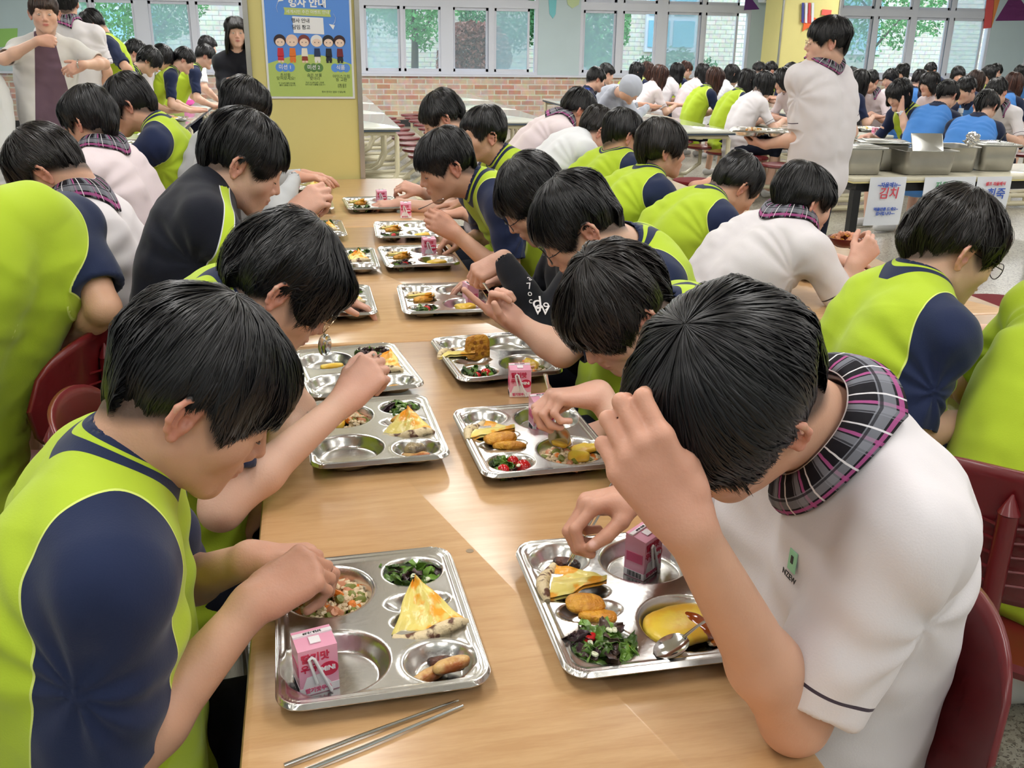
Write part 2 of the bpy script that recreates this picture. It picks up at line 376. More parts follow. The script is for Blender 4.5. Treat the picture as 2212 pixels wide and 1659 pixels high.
UNITS = [(-4.02, -.1, [(-3.95, -3.5, 1), (-3.45, -2.78, 0), (-2.55, -1.87, 1), (-1.77, -1.0, 0), (-.95, -.2, 1)]), (-.1, 4.33, [(0, .62, 1), (.68, 1.04, 1), (1.12, 1.76, 1), (1.82, 2.5, 0), (2.73, 3.39, 0), (3.5, 4.17, 1)]),
         (5.14, 8.57, [(5.21, 5.85, 1), (5.97, 6.65, 0), (6.86, 7.55, 1), (7.63, 8.32, 0)]), (9.05, 13.89, [(9.15, 9.78, 1), (9.85, 10.42, 0), (10.5, 11.2, 1), (11.3, 12.03, 0), (12.17, 12.9, 0), (13.0, 13.73, 1)]), (14.78, XR, [(14.9, 15.6, 1), (15.68, 16.4, 0)])]
for i, (a, b, ps) in enumerate(UNITS):
    mb = MB(); gl = [MB(), MB()]; ga = MB()
    for z0, z1 in ((.935, .985), (2.10, 2.24), (2.80, 2.87)): mb.box(((a+b)/2, YF+.04, (z0+z1)/2), ((b-a)/2, .055, (z1-z0)/2))
    edges = [a]+[(ps[k][1]+ps[k+1][0])/2 for k in range(len(ps)-1)]+[b]
    for k, e in enumerate(edges):
        wd = .03
        if 0 < k < len(edges)-1: wd = (ps[k][0]-ps[k-1][1])/2
        mb.box((e if 0 < k < len(edges)-1 else e+(.03 if k == 0 else -.03), YF+.04, 1.9), (wd, .05, .96))
    for k, (p, q, fl) in enumerate(ps):
        yy = YF+(.03 if k % 2 else .06)
        for z0, z1 in ((.985, 2.10), (2.24, 2.80)):
            for zz in (z0+.025, z1-.025): mb.box(((p+q)/2, yy, zz), ((q-p)/2, .02, .025))
            for xx in (p+.02, q-.02): mb.box((xx, yy, (z0+z1)/2), (.02, .02, (z1-z0)/2))
            gl[0 if fl else 1].box(((p+q)/2, yy, (z0+z1)/2), ((q-p)/2-.04, .004, (z1-z0)/2-.05))
            if k % 2 == 0: ga.box((q+.002, YF+.004, (z0+z1)/2), (.006, .008, (z1-z0)/2-.004))
    o = struct('window_%d' % (i+1), mb, M_FRAME)
    if gl[0].v: gl[0].build('window_pane', M_GBLUE, o)
    if gl[1].v: gl[1].build('window_pane', M_GCLR, o)
    if ga.v: ga.build('window_seal', M_GASK, o)
# ------------------------------------------------------------------ columns
def column(name, x0, x1, y0, y1, label):
    o = tag(MB().box(((x0+x1)/2, (y0+y1)/2, ZC/2), ((x1-x0)/2, (y1-y0)/2, ZC/2), bev=.006).build(name, M_YEL), label, 'column')
    for x in (x0, x1):
        s = 1 if x == x1 else -1
        MB().box((x+s*.002, y0-.002, ZC/2), (.014, .014, ZC/2)).build('corner_strip', M_STEELB, o)
    return o
column('column', -.30, .318, 5.93, 6.55, 'large yellow square column at the far end of the middle table, with a poster')
column('column', 8.28, 9.35, 16.5, 17.2, 'distant yellow column with paper decorations in front of the windows')
# outside the windows
gr = MB().box((6, 27, -.3), (30, 8.4, .05)); tag(gr.build('ground', mat('ground_outside', (120, 128, 104), rough=.9, var=.2)), kind='structure', label='paved ground outside the windows')
M_OBR = brick_mat('outer_brick', (216, 210, 192), (200, 192, 172), (168, 164, 152), .34, .12, .012)
ob = MB().box((6, 27.3, 3.4), (24, .2, 3.7)).build('neighbouring_building', M_OBR); tag(ob, 'pale brick building seen outside through the far windows', 'building')
for x in (-4.2, 1.0, 10.2, 16.0):
    q = MB()
    q.box((x, 27.05, 2.2), (.75, .06, .9)); w_ = q.build('window', M_FRAME, ob)
    q = MB(); [q.box((x+s*.37, 26.97, 2.2+t*.42), (.31, .02, .35)) for s in (-1, 1) for t in (-1, 1)]; q.build('pane', mat('outer_pane', (120, 180, 200), rough=.1, spec=.8), w_)
def tree(x, y, h, r, label, seed, col, name='tree', n=900, low=.35, cat='tree'):
    rs = np.random.RandomState(seed); o = empty(name, (x, y, -.25)); tag(o, label, cat, 'greenery outside the windows')
    q = MB(); q.tube([(0, 0, 0), (.05, .02, h*.4), (-.03, 0, h*.75)], [.10, .07, .03], 8)
    for i in range(5): a = i*1.3; q.tube([(0, 0, h*.35+i*.08*h), (math.cos(a)*r*.6, math.sin(a)*r*.6, h*.6+i*.06*h)], [.035, .012], 6)
    q.build('trunk', mat('bark', (88, 72, 58), rough=.9, var=.2), o)
    d = rs.normal(0, 1, (n, 3)); d /= np.linalg.norm(d, axis=1, keepdims=True); c = d*rs.uniform(.4, 1, (n, 1))**.5*V([r, r, h*(1-low)/2])+V([0, 0, h*(low+(1-low)/2)])
    c += vnoise(c, 1.4, seed)[:, None]*.25*r
    a = rs.normal(0, 1, (n, 3)); a /= np.linalg.norm(a, axis=1, keepdims=True); b = np.cross(a, rs.normal(0, 1, (n, 3))); b /= np.linalg.norm(b, axis=1, keepdims=True)
    s = rs.uniform(.028, .065, (n, 1)); vs = np.stack([c-a*s, c+b*s*.55, c+a*s, c-b*s*.55], 1).reshape(-1, 3); fs = np.arange(n*4).reshape(n, 4)
    mesh('foliage', vs, fs, mat('leaf_'+col, dict(a=(96, 168, 84), b=(74, 128, 78), c=(150, 92, 74))[col], rough=.7, var=.3, vscale=3), o, smooth=False)
for i, (x, y, h, r, c, lb) in enumerate([(-3.1, 21.5, 4.2, 1.3, 'a', 'green tree outside the leftmost window panes'), (2.3, 21.3, 4.6, 1.25, 'a', 'bright green tree outside the left middle window'), (5.0, 25.2, 4.0, 1.2, 'b', 'darker tree outside the window right of the poster column'),
        (6.3, 21.2, 3.6, .8, 'a', 'slim green tree outside the middle window'), (8.6, 22.5, 1.6, 1.1, 'b', 'low bush outside the middle window'), (13.2, 21.6, 4.8, 1.8, 'a', 'large bright green tree outside the right hand window'), (3.4, 19.9, 2.3, .75, 'c', 'reddish leaved shrub below the green tree outside')]):
    tree(x, y, h, r, lb, 40+i, c, n=8000 if h > 2 else 4000, low=.35 if h > 3 else .12, name='tree' if h > 3 else 'shrub', cat='tree' if h > 3 else 'shrub')
# ------------------------------------------------------------------ tables
def near_table(name, cx, y0, y1, label, hw=.34, top=M_WOOD):
    o = empty(name, (cx, (y0+y1)/2, 0)); tag(o, label, 'table', 'wood topped dining tables'); L = (y1-y0)/2
    MB().box((0, 0, .7275), (hw, L-.0015, .0125), bev=.011).build('table_top', top, o, smooth=True)
    q = MB()
    for s in (-1, 1): q.box((s*(hw-.06), 0, .69), (.02, L-.12, .022))
    for s in (-1, 1): q.box((0, s*(L-.14), .69), (hw-.06, .02, .022))
    q.build('frame', M_CREAM, o)
    for s in (-1, 1):
        for t in (-1, 1): MB().box((s*(hw-.07), t*(L-.16), .335), (.022, .022, .335), bev=.008).build('leg', M_CREAM, o)
    return o
for cx, row in ((.22, 'middle row'), (1.87, 'right row'), (-1.43, 'left row')):
    for k, (a, b) in enumerate(((-1.0, .80), (.80, 2.56), (2.56, 4.32), (4.32, 5.90))):
        if cx == .22 and k == 0: a, b = .62, .80
        if k == 0: continue
        a_ = .30 if k == 1 else a
        near_table('dining_table', cx, a_, b, '%s wooden dining table, %s' % (('nearest', 'second', 'farthest')[k-1], row))
def far_table(x0, x1, y0, y1, label, seats=3, wood_=False):
    cx, cy_ = (x0+x1)/2, (y0+y1)/2; hw, L = (x1-x0)/2, (y1-y0)/2; o = empty('cafeteria_table', (cx, cy_, 0)); tag(o, label, 'table', 'tables with attached stools')
    MB().box((0, 0, .727), (hw, L, .013), bev=.01).build('table_top', M_WOOD if wood_ else M_GTOP, o, smooth=True)
    MB().box((0, 0, .706), (hw-.005, L-.005, .008)).build('edge_band', M_WOODE if wood_ else M_GASK, o)
    for s in (-1, 1):
        q = MB(); pts = []
        y = s*(L-.10); w2 = hw-.03
        pts = [(-w2, y, .68), (w2-.02, y, .68), (w2, y, .64), (w2, y, .30), (w2-.06, y, .18), (w2-.16, y, .12), (-w2+.16, y, .12), (-w2+.06, y, .18), (-w2, y, .30), (-w2, y, .64), (-w2, y, .68)]
        q.tube(pts, .024, 8); q.tube([(-hw-.25, y, .04), (hw+.25, y, .04)], .026, 8)
        for t in (-1, 1): q.tube([(t*.1, y, .12), (t*.1, y, .04)], .024, 8)
        q.build('end_frame', M_CREAM, o, smooth=True)
    q = MB(); q.box((0, 0, .67), (.03, L-.1, .02)); q.box((0, 0, .12), (.025, L-.1, .02)); q.build('rail', M_CREAM, o)
    for s in (-1, 1):
        for k in range(seats):
            y = -L+(k+.5)*2*L/seats
            st = MB(); st.lathe((s*(hw+.26), y, .435), [(.01, -.02), (.15, -.02), (.17, -.005), (.165, .012), (.12, .018), (.01, .014)], 20); so = st.build('stool_seat', M_MAR, o, smooth=True)
            q = MB(); q.tube([(0, y, .12), (s*(hw+.1), y, .14), (s*(hw+.26), y, .25), (s*(hw+.26), y, .41)], .022, 8); q.build('seat_arm', M_CREAM, so, smooth=True)
for a in [(.205, .885, 9.45, 11.2, 'pale glossy empty table just right of the yellow column, nearest of its row'), (.205, .885, 11.25, 13.0, 'pale glossy table right of the column, second of its row'), (.205, .885, 13.05, 14.9, 'pale glossy table right of the column, closest to the brick wall'),
          (1.86, 2.56, 10.15, 11.9, 'pale glossy empty table in front of the brick dado, nearest of its row'), (1.86, 2.56, 11.95, 13.7, 'pale glossy table before the brick dado, second of its row'), (1.86, 2.56, 13.75, 15.5, 'pale glossy table before the brick dado, farthest of its row'),
          (3.45, 4.12, 8.93, 10.7, 'pale glossy table left of the standing boy with lime reflections'), (3.45, 4.12, 10.75, 12.5, 'pale glossy table beside the row of girls, second of its row'), (3.45, 4.12, 12.55, 14.3, 'pale glossy table beside the grey hooded student'),
          (-1.8, -1.12, 6.6, 8.4, 'pale glossy table behind the lime shirts at left, nearest'), (-1.8, -1.12, 8.45, 10.2, 'pale glossy table at left under the trays'), (-1.8, -1.12, 10.25, 12.0, 'pale glossy table left of the woman in black'), (-1.8, -1.12, 12.05, 13.8, 'pale glossy table at left, farthest of its row'),
          (4.75, 5.50, 8.4, 10.2, 'dark edged table right of the standing boy'), (5.9, 6.6, 10.9, 13.6, 'table in front of the row of girls'), (6.7, 7.5, 8.45, 10.2, 'wooden table beyond the steel pans at far right')]:
    far_table(*a[:5], wood_=(a[0] == 6.7))
# ------------------------------------------------------------------ chairs with a plastic shell back
def make_chair():
    o = empty('cafeteria_chair'); # faces +X
    q = MB(); q.box((0, 0, .445), (.20, .20, .018), bev=.016); sv = V(q.v)
    pts = rrect(.20, .205, .11, 6); q = MB()
    rings = [(.80, .425), (.97, .428), (1.0, .445), (.97, .458), (.8, .455), (.3, .450)]; n = len(pts); vs = []; fs = []
    for sc, z in rings: vs += [(x*sc, y*sc, z) for x, y in pts]
    for i in range(len(rings)-1):
        for j in range(n): fs.append((i*n+j, i*n+(j+1) % n, (i+1)*n+(j+1) % n, (i+1)*n+j))
    fs += [tuple(range(n))[::-1], tuple(range((len(rings)-1)*n, len(rings)*n))]; q.add(vs, fs); q.build('seat', M_MAR, o, smooth=True)
    # backrest shell: curved disc
    nu, nv = 25, 13; vs = []; fs = []
    for side in (0, 1):
        for i in range(nu):
            for j in range(nv):
                u = -1+2*i/(nu-1); v = -1+2*j/(nv-1); hv = .135*(1-abs(u)**3.2)**.45; y = u*.225; z = .74+v*hv
                x = -.205-.06*(1-u*u)-(z-.74)*.16+(.0065 if side else -.0065)*(1-.2*abs(v)); vs.append((x, y, z))
    N_ = nu*nv
    for i in range(nu-1):
        for j in range(nv-1):
            a = i*nv+j; fs.append((a, a+1, a+nv+1, a+nv)); fs.append((N_+a, N_+a+nv, N_+a+nv+1, N_+a+1))
    for i in range(nu-1):
        for j in (0, nv-1): a = i*nv+j; fs.append((a, a+nv, N_+a+nv, N_+a) if j == 0 else (a, N_+a, N_+a+nv, a+nv))
    bk = mesh('backrest', vs, fs, M_MAR, o)
    q = MB(); q.tube([(-.285, 0, .60), (-.292, 0, .72), (-.296, 0, .80)], .017, 10); q.tube([(-.296, 0, .80), (-.294, 0, .835)], [.019, .002], 10)
    for i in range(5):
        for s in (-1, 1): q.tube([(-.29, 0, .66+i*.027), (-.272, s*(.085-.008*i), .665+i*.027)], .0028, 5)
    q.build('ribs', M_MAR, bk, smooth=True)
    q = MB(); q.tube([(-.10, 0, .41), (-.22, 0, .42), (-.275, 0, .46), (-.285, 0, .62)], .013, 10); q.build('back_post', M_CHROME, o, smooth=True)
    MB().lathe((0, 0, 0), [(.028, .06), (.028, .30), (.034, .30), (.034, .42)], 16).build('column_leg', M_CHROME, o, smooth=True)
    MB().lathe((0, 0, 0), [(.075, 0), (.078, .03), (.060, .075), (.044, .09), (.042, .15), (.03, .155)], 20).build('foot', M_BLK, o, smooth=True)
    return o
# ------------------------------------------------------------------ trays
CELLS = [(-.060, -.092, .073, .071, .026), (-.060, .084, .068, .071, .026), (.070, .115, .048, .044, .022), (.066, .030, .053, .030, .016), (.068, -.018, .052, .028, .016), (.074, -.118, .048, .046, .022)]
def tray_mesh():
    nx, ny = 93, 119; hx, hy = .1375, .1775; x = np.linspace(-hx, hx, nx); y = np.linspace(-hy, hy, ny)
    X, Y = np.meshgrid(x, y, indexing='ij')
    r = .036; qx = np.abs(X)-hx+r; qy = np.abs(Y)-hy+r; sd = np.sqrt(np.maximum(qx, 0)**2+np.maximum(qy, 0)**2)+np.minimum(np.maximum(qx, qy), 0)-r
    # pull the corner vertices onto the rounded outline
    out = sd > 0; gx = np.sign(X)*np.maximum(qx, 0); gy = np.sign(Y)*np.maximum(qy, 0); gl = np.sqrt(gx**2+gy**2)+1e-9
    X = np.where(out, X-gx/gl*sd, X); Y = np.where(out, Y-gy/gl*sd, Y); sd = np.minimum(sd, 0)
    Z = np.full(X.shape, .0265)
    for cx, cy_, rx, ry, dp in CELLS:
        d = np.sqrt(((X-cx)/rx)**2+((Y-cy_)/ry)**2); k = min(rx, ry)
        t = np.clip((1-d)*k/.017, 0, 1); Z = np.minimum(Z, .0265-dp*(t*t*(3-2*t))); Z = np.maximum(Z, .0012)
        Z += .0012*np.exp(-((d-1.06)*k/.0035)**2)
    Z += .0030*np.exp(-((sd+.0125)/.0028)**2)+.0045*np.clip((sd+.010)/.006, 0, 1)-.0045*np.clip((sd+.0025)/.0025, 0, 1)**2*1.6
    n = X.size; top = np.stack([X, Y, Z], -1).reshape(-1, 3); bot = top-V([0, 0, .0011]); i = np.arange(nx-1)[:, None]; j = np.arange(ny-1)[None]
    a = (i*ny+j).ravel(); f1 = np.stack([a, a+ny, a+ny+1, a+1], 1); f2 = n+f1[:, ::-1]
    rim = np.concatenate([np.arange(ny), np.arange(1, nx)*ny+ny-1, (nx-1)*ny+np.arange(ny-2, -1, -1), np.arange(nx-2, 0, -1)*ny]); r2 = np.roll(rim, -1)
    return np.concatenate([top, bot]), np.concatenate([f1, f2, np.stack([rim, rim+n, r2+n, r2], 1)])
_tv, _tf = tray_mesh()
TRAYM = mat('tray_steel', (226, 225, 222), rough=.26, metal=1, var=.05, vscale=25, bump=.03, bscale=120)
TRAY0 = mesh('food_tray', _tv, _tf, TRAYM)
TR = []
def tray(x, y, deg, label, z=.7405, flip=False, group='steel food trays on the tables'):
    if not TR: o = TRAY0
    else: o = TRAY0.copy(); COL.objects.link(o)
    TR.append(o); o.location = (x, y, z); o.rotation_euler.z = math.radians(deg+(180 if flip else 0)); tag(o, label, 'tray', group)
    a = math.radians(deg+(180 if flip else 0)); Rm = rz3(a)
    return lambda u, v, w=.012: V([x, y, z])+Rm@V([u, v, w])
# ------------------------------------------------------------------ food
def fmat(nm, c1, c2, sc=40, rough=.45, bump=.5, th=(.42, .58), sss=0, bs=None):
    if nm in MATS: return MATS[nm]
    m = mat(nm, c1, rough=rough, bump=bump, bscale=bs or sc*2, sss=sss)
    n = m.node_tree.nodes; l = m.node_tree.links; b = n['Principled BSDF']; tc = n.new('ShaderNodeTexCoord'); no = n.new('ShaderNodeTexNoise'); no.inputs['Scale'].default_value = sc; no.inputs['Detail'].default_value = 3
    l.new(tc.outputs['Object'], no.inputs['Vector']); cr = n.new('ShaderNodeValToRGB'); l.new(no.outputs['Fac'], cr.inputs[0]); e = cr.color_ramp.elements
    e[0].position = th[0]; e[0].color = srgb(*c1); e[1].position = th[1]; e[1].color = srgb(*c2); l.new(cr.outputs[0], b.inputs['Base Color']); return m
M_FRIT = fmat('fritter_crust', (222, 160, 52), (196, 128, 34), 60, bump=.6, rough=.4)
M_NAAN = fmat('flatbread_crust', (226, 206, 164), (96, 56, 34), 55, th=(.54, .62), bump=.4)
M_CHEESE = fmat('melted_cheese', (232, 214, 120), (240, 168, 50), 22, th=(.5, .56), rough=.28, bump=.3)
M_RICE = mat('rice_grain', (236, 214, 176), rough=.35); M_CARROT = mat('carrot_bit', (232, 130, 44), rough=.35); M_PEA = mat('green_bit', (128, 132, 52), rough=.4); M_HAM = mat('ham_bit', (214, 146, 108), rough=.4)
M_LEAF = fmat('salad_leaf', (66, 92, 40), (110, 150, 56), 30, rough=.3, bump=.3); M_LEAFP = fmat('salad_leaf_purple', (58, 38, 44), (86, 66, 56), 30, rough=.3, bump=.3); M_RAD = mat('radish_bit', (228, 232, 200), rough=.3)
M_TOM = mat('tomato_red', (190, 30, 34), rough=.12, spec=.6); M_EGG = fmat('omelette_yellow', (240, 206, 70), (232, 180, 52), 26, rough=.35, bump=.2); M_SAUCE = mat('brown_sauce', (150, 66, 14), rough=.12, spec=.7)
M_SAUS = fmat('grilled_sausage', (214, 172, 108), (168, 92, 40), 34, rough=.3, bump=.4); M_BURN = fmat('charred_sausage', (92, 50, 34), (38, 22, 20), 50, rough=.35, bump=.6); M_YPEP = mat('yellow_pepper', (230, 190, 40), rough=.25); M_FISH = fmat('fish_skin', (170, 150, 110), (96, 80, 62), 40, rough=.25)
def blob(c, r, R=None, seed=0, amp=.12, n=14, box=1., sc=55):
    c = V(c, float); R = np.eye(3) if R is None else R; th = np.linspace(0, math.pi, n+1); ph = np.linspace(0, 2*math.pi, 2*n, endpoint=False)
    T, P_ = np.meshgrid(th, ph, indexing='ij'); d = np.stack([np.sin(T)*np.cos(P_), np.sin(T)*np.sin(P_), np.cos(T)], -1)
    if box != 1: d = np.sign(d)*np.abs(d)**box
    p = d*V(r); p = p*(1+amp*vnoise(p+seed, sc, seed)[..., None]+amp*.5*vnoise(p, sc*2.6, seed)[..., None])
    vs = c+p.reshape(-1, 3)@R.T; m = 2*n; fs = []
    for i in range(n):
        for j in range(m): fs.append((i*m+j, (i+1)*m+j, (i+1)*m+(j+1) % m, i*m+(j+1) % m))
    return vs, fs
def food(name, c, r, m, label, cat, rz=0, tilt=0, seed=0, amp=.12, box=1., group=None, sc=55):
    R = rz3(math.radians(rz))@V([[1, 0, 0], [0, math.cos(tilt), -math.sin(tilt)], [0, math.sin(tilt), math.cos(tilt)]]); vs, fs = blob((0, 0, 0), r, R, seed, amp, box=box, sc=sc)
    return tag(mesh(name, vs+V(c), fs, m, origin=c), label, cat, group)
def grains(name, at, rx, ry, n, label, seed, mats=(M_RICE, M_CARROT, M_PEA, M_HAM), wts=(.83, .05, .05, .07), hgt=.016, s=.0056, cat='rice', z0=.006):
    rs = np.random.RandomState(seed); mb = MB(); c0 = at(0, 0, 0)
    for i in range(n):
        a = rs.uniform(0, 6.28); q = rs.rand()**.5; x, y = math.cos(a)*q*rx, math.sin(a)*q*ry; z = z0+rs.rand()*hgt*(1-q*q)+.002*rs.rand()
        k = rs.choice(len(mats), p=wts); mb.cm = k; ss = s*(1 if k == 0 else 1.5); r = V([ss*rs.uniform(.8, 1.4), ss*.55*(1 if k == 0 else 1.6), ss*.55*(1 if k == 0 else 1.3)])
        vs, fs = blob((x, y, z), r, rz3(rs.rand()*6.28)@V([[1, 0, 0], [0, .8, -.6], [0, .6, .8]]), i, .15, n=4, box=.7, sc=120); mb.add([at(v[0], v[1], v[2]) for v in vs], fs)
    o = mb.build(name, list(mats), smooth=True, origin=c0); return tag(o, label, cat, kind='stuff')
def salad(at, rx, ry, label, seed, n=34, mix=(.5, .3, .2), tom=0):
    rs = np.random.RandomState(seed); mb = MB()
    for i in range(n):
        a = rs.uniform(0, 6.28); q = rs.rand()**.6; x, y = math.cos(a)*q*rx, math.sin(a)*q*ry; z = .009+rs.rand()*.016; k = rs.choice(3, p=mix); mb.cm = int(k)
        if k == 2: vs, fs = blob((x, y, z+.004), (.006, .004, .0022), rz3(rs.rand()*6), i, .1, n=4, box=.6); mb.add([at(*v) for v in vs], fs); continue
        L_, W_ = rs.uniform(.014, .026), rs.uniform(.007, .013); ax = rs.normal(0, 1, 3); ax[2] *= .45; ax = nrm(ax); bx = nrm(np.cross(ax, rs.normal(0, 1, 3))); nx = np.cross(ax, bx); g = []
        for u in np.linspace(-1, 1, 7):
            for v in np.linspace(-1, 1, 5): g.append(V([x, y, z])+ax*u*L_+bx*v*W_*math.sqrt(max(.05, 1-u*u))*(1+.2*math.sin(u*9+i))+nx*(.004*math.sin(u*4+v*3+i)+.003*math.sin(v*6+i)))
        for p in g: p[2] = max(p[2], .004)
        mb.add([at(*p) for p in g], [(r*5+c, r*5+c+1, r*5+c+6, r*5+c+5) for r in range(6) for c in range(4)])
    o = mb.build('salad', [M_LEAF, M_LEAFP, M_RAD], smooth=True, origin=at(0, 0, 0)); sd = o.modifiers.new('thick', 'SOLIDIFY'); sd.thickness = .0006
    return tag(o, label, 'salad', kind='stuff')
def slice_(at, rot_, label, seed=0, sc=1., tilt=.12):
    """flatbread pizza slice: puffed outer crust and cheese top"""
    c0 = at(0, 0, 0); Rm = rz3(math.radians(rot_)); o = empty('pizza_slice', c0); o.rotation_euler = (0, 0, 0); tag(o, label, 'pizza', 'pizza slices on the trays')
    W_, L_ = .050*sc, .082*sc; nu, nv = 18, 15; vs = []; fs = []
    def zed(u, v): return .010+.006*math.sin(u*3.0)+.0035*float(vnoise(V([u*4, v*4, seed]), 1.5, seed))+.022*tilt*v
    top = []; bot = []
    for i in range(nu):
        for j in range(nv):
            u = i/(nu-1); v = -1+2*j/(nv-1); w_ = W_*(1-u)**.85+.002; p = V([v*w_*(1+.04*math.sin(9*u+seed)), u*L_-.02, zed(v, u)+.008]); top.append(p); bot.append(p-V([0, 0, .006]))
    n = nu*nv; al = [c0+Rm@p-c0 for p in top+bot]
    for i in range(nu-1):
        for j in range(nv-1): a = i*nv+j; fs += [(a, a+1, a+nv+1, a+nv), (n+a, n+a+nv, n+a+nv+1, n+a+1)]
    for i in range(nu-1):
        for j in (0, nv-1): a = i*nv+j; fs.append((a, a+nv, n+a+nv, n+a))
    mesh('cheese_topping', al, fs, M_CHEESE, o)
    q = MB(); pts = [Rm@V([v*W_*1.08, -.022-.010*(1-v*v)*1.2, zed(v, 0)+.005]) for v in np.linspace(-1, 1, 11)]; q.tube(pts, [.005*sc, .008*sc, .0095*sc, .0105*sc, .010*sc, .0105*sc, .010*sc, .0105*sc, .0095*sc, .008*sc, .005*sc], 12)
    q.build('crust', M_NAAN, o, smooth=True); return o
def fritters(at, rz, lab, n=2, seed=0, r=(.030, .018, .009)):
    for i in range(n):
        food('fritter', at((-.004, .010)[i % 2], (.010, -.008)[i % 2], .014+.010*i), r, M_FRIT, '%s golden fried fritter %s' % (('lower', 'upper')[i % 2], lab), 'fritter', rz+(i*14-5), .25*(1-2*(i % 2)), seed+i, .10, .8)
# ------------------------------------------------------------------ writing helpers
_fc = bpy.data.curves.new('writing', 'FONT')
def text(body, pos, right, upv, size, m, parent=None, name='lettering', bold=.0, depth=.0004, align='CENTER', origin=None, shear=0):
    c = bpy.data.curves.new(name, 'FONT'); c.body = body; c.size = size; c.align_x = align; c.align_y = 'CENTER'; c.extrude = depth; c.offset = bold; c.shear = shear; c.resolution_u = 3
    t = bpy.data.objects.new(name, c); COL.objects.link(t); bpy.context.view_layer.update(); me = bpy.data.meshes.new_from_object(t); bpy.data.objects.remove(t)
    r, u = nrm(right), nrm(upv); nn = np.cross(r, u); co = np.empty(len(me.vertices)*3); me.vertices.foreach_get('co', co); co = co.reshape(-1, 3)
    co = V(pos)+co[:, :1]*r+co[:, 1:2]*u+co[:, 2:]*nn
    if origin is not None: co = co-V(origin)
    me.vertices.foreach_set('co', co.ravel()); me.materials.clear(); me.materials.append(m); o = bpy.data.objects.new(name, me); COL.objects.link(o)
    if parent is not None: o.parent = parent
    return o
M_PINK = mat('carton_pink', (240, 168, 194), rough=.3, coat=.3); M_PINKD = mat('print_red', (204, 34, 74), rough=.35); M_PW = mat('print_white', (245, 240, 244), rough=.35); M_STRAW = mat('straw_white', (238, 238, 240), rough=.25, spec=.6); M_INK = mat('ink_black', (40, 40, 44), rough=.6); M_PINKM = mat('print_rose', (222, 96, 138), rough=.35)
def make_carton():
    """strawberry milk brick; printed front faces -Y, straw glued on the front"""
    o = empty('milk_carton'); a, b, h = .0255, .0185, .074
    q = MB(); q.prism([(-a, -b), (a, -b), (a, b), (-a, b)], 0, h)
    for k in (4, 5): x, y, z = q.v[k]; q.v[k] = (x, y, h-.006)
    q.build('box', M_PINK, o)
    q = MB(); q.prism([(-a-.0003, -b-.0004), (a+.0003, -b-.0004), (a+.0003, b+.0003), (-a-.0003, b+.0003)], .001, .012); q.prism([(-.016, -b-.0005), (.012, -b-.0005), (.004, -b-.0002), (-.010, -b-.0002)], .012, .013)
    q.add([(-.022, -b-.0006, .012), (.016, -b-.0006, .012), (.004, -b-.0006, .030), (-.016, -b-.0006, .028)], [(0, 1, 2, 3)])
    q.build('white_band', M_PW, o)
    q = MB(); q.box((0, .009, h-.0008), (a+.0002, .0035, .0012)); q.box((.0, -.004, h-.0022), (.007, .006, .0007), R=V([[1, 0, 0], [0, .987, -.16], [0, .16, .987]])); q.build('top_label', M_PW, o)
    q = MB(); q.prism([(.013+.0125*math.cos(t), .034+.0105*math.sin(t)) for t in np.linspace(0, 6.28, 22)[:-1]], 0, .0007, R=V([[1, 0, 0], [0, 0, -1], [0, 1, 0]]), o=(0, -b-.0001, 0)); q.build('red_badge', M_PINKD, o)
    X_, Z_ = (1, 0, 0), (0, 0, 1)
    text('MiNi', (.012, -b-.0009, .035), X_, Z_, .0095, M_PW, o, bold=.0004)
    text('딸기맛', (-.004, -b-.0008, .055), X_, Z_, .0135, M_PINKD, o, bold=.0004); text('우유', (-.012, -b-.0008, .040), X_, Z_, .0125, M_PINKD, o, bold=.0003); text('딸기맛우유', (-.002, -b-.001, .007), X_, Z_, .0075, M_PINKM, o, bold=.0003)
    text('2025.10.09', (0, .009, h+.0008), (-1, 0, 0), (0, -1, 0), .0055, M_INK, o)
    q = MB(); q.box((-a-.0004, 0, .036), (.0004, b*.8, .008)); q.build('side_print', M_PINKM, o)
    q = MB(); [q.box((-a-.0006, -.013+.0022*k, .0065), (.0003, .0004+.0004*(k % 3 == 0), .0045)) for k in range(12)]; q.build('barcode', M_INK, o)
    q = MB(); q.tube([(.014, -b-.004, .002), (-.006, -b-.004, .056), (-.009, -b-.004, .0585), (-.0125, -b-.004, .056), (-.004, -b-.004, .018)], .0022, 8); q.build('straw', M_STRAW, o, smooth=True)
    return o
CART = []
def carton(at, uvw, deg, label, tilt=0):
    o = make_carton() if not CART else copy_tree(CART[0]); CART.append(o); p = at(*uvw) if at else V(uvw); o.location = p; o.rotation_euler = (tilt, 0, math.radians(deg)); tag(o, label, 'milk carton', 'small pink strawberry milk cartons'); return o
def sticks(p, q, label, gap=.012, r=.0024, m=None, q2=None, name='chopsticks', gdir=None):
    p, q = V(p, float), V(q, float); s = nrm(np.cross(q-p, (0, 0, 1))) if gdir is None else V(gdir, float); o = empty(name, p); tag(o, label, 'chopsticks', 'metal chopsticks')
    for k in (-1, 1):
        b = MB(); e = (q if (k < 0 or q2 is None) else V(q2, float)); b.tube([(0, 0, 0)+s*k*gap*.5*.6, (p*.4+e*.6)-p+s*k*gap*.5, e-p+s*k*gap*.5], [r*.62, r*.9, r], 8); b.build('chopstick', m or M_CHROME, o, smooth=True)
    return o
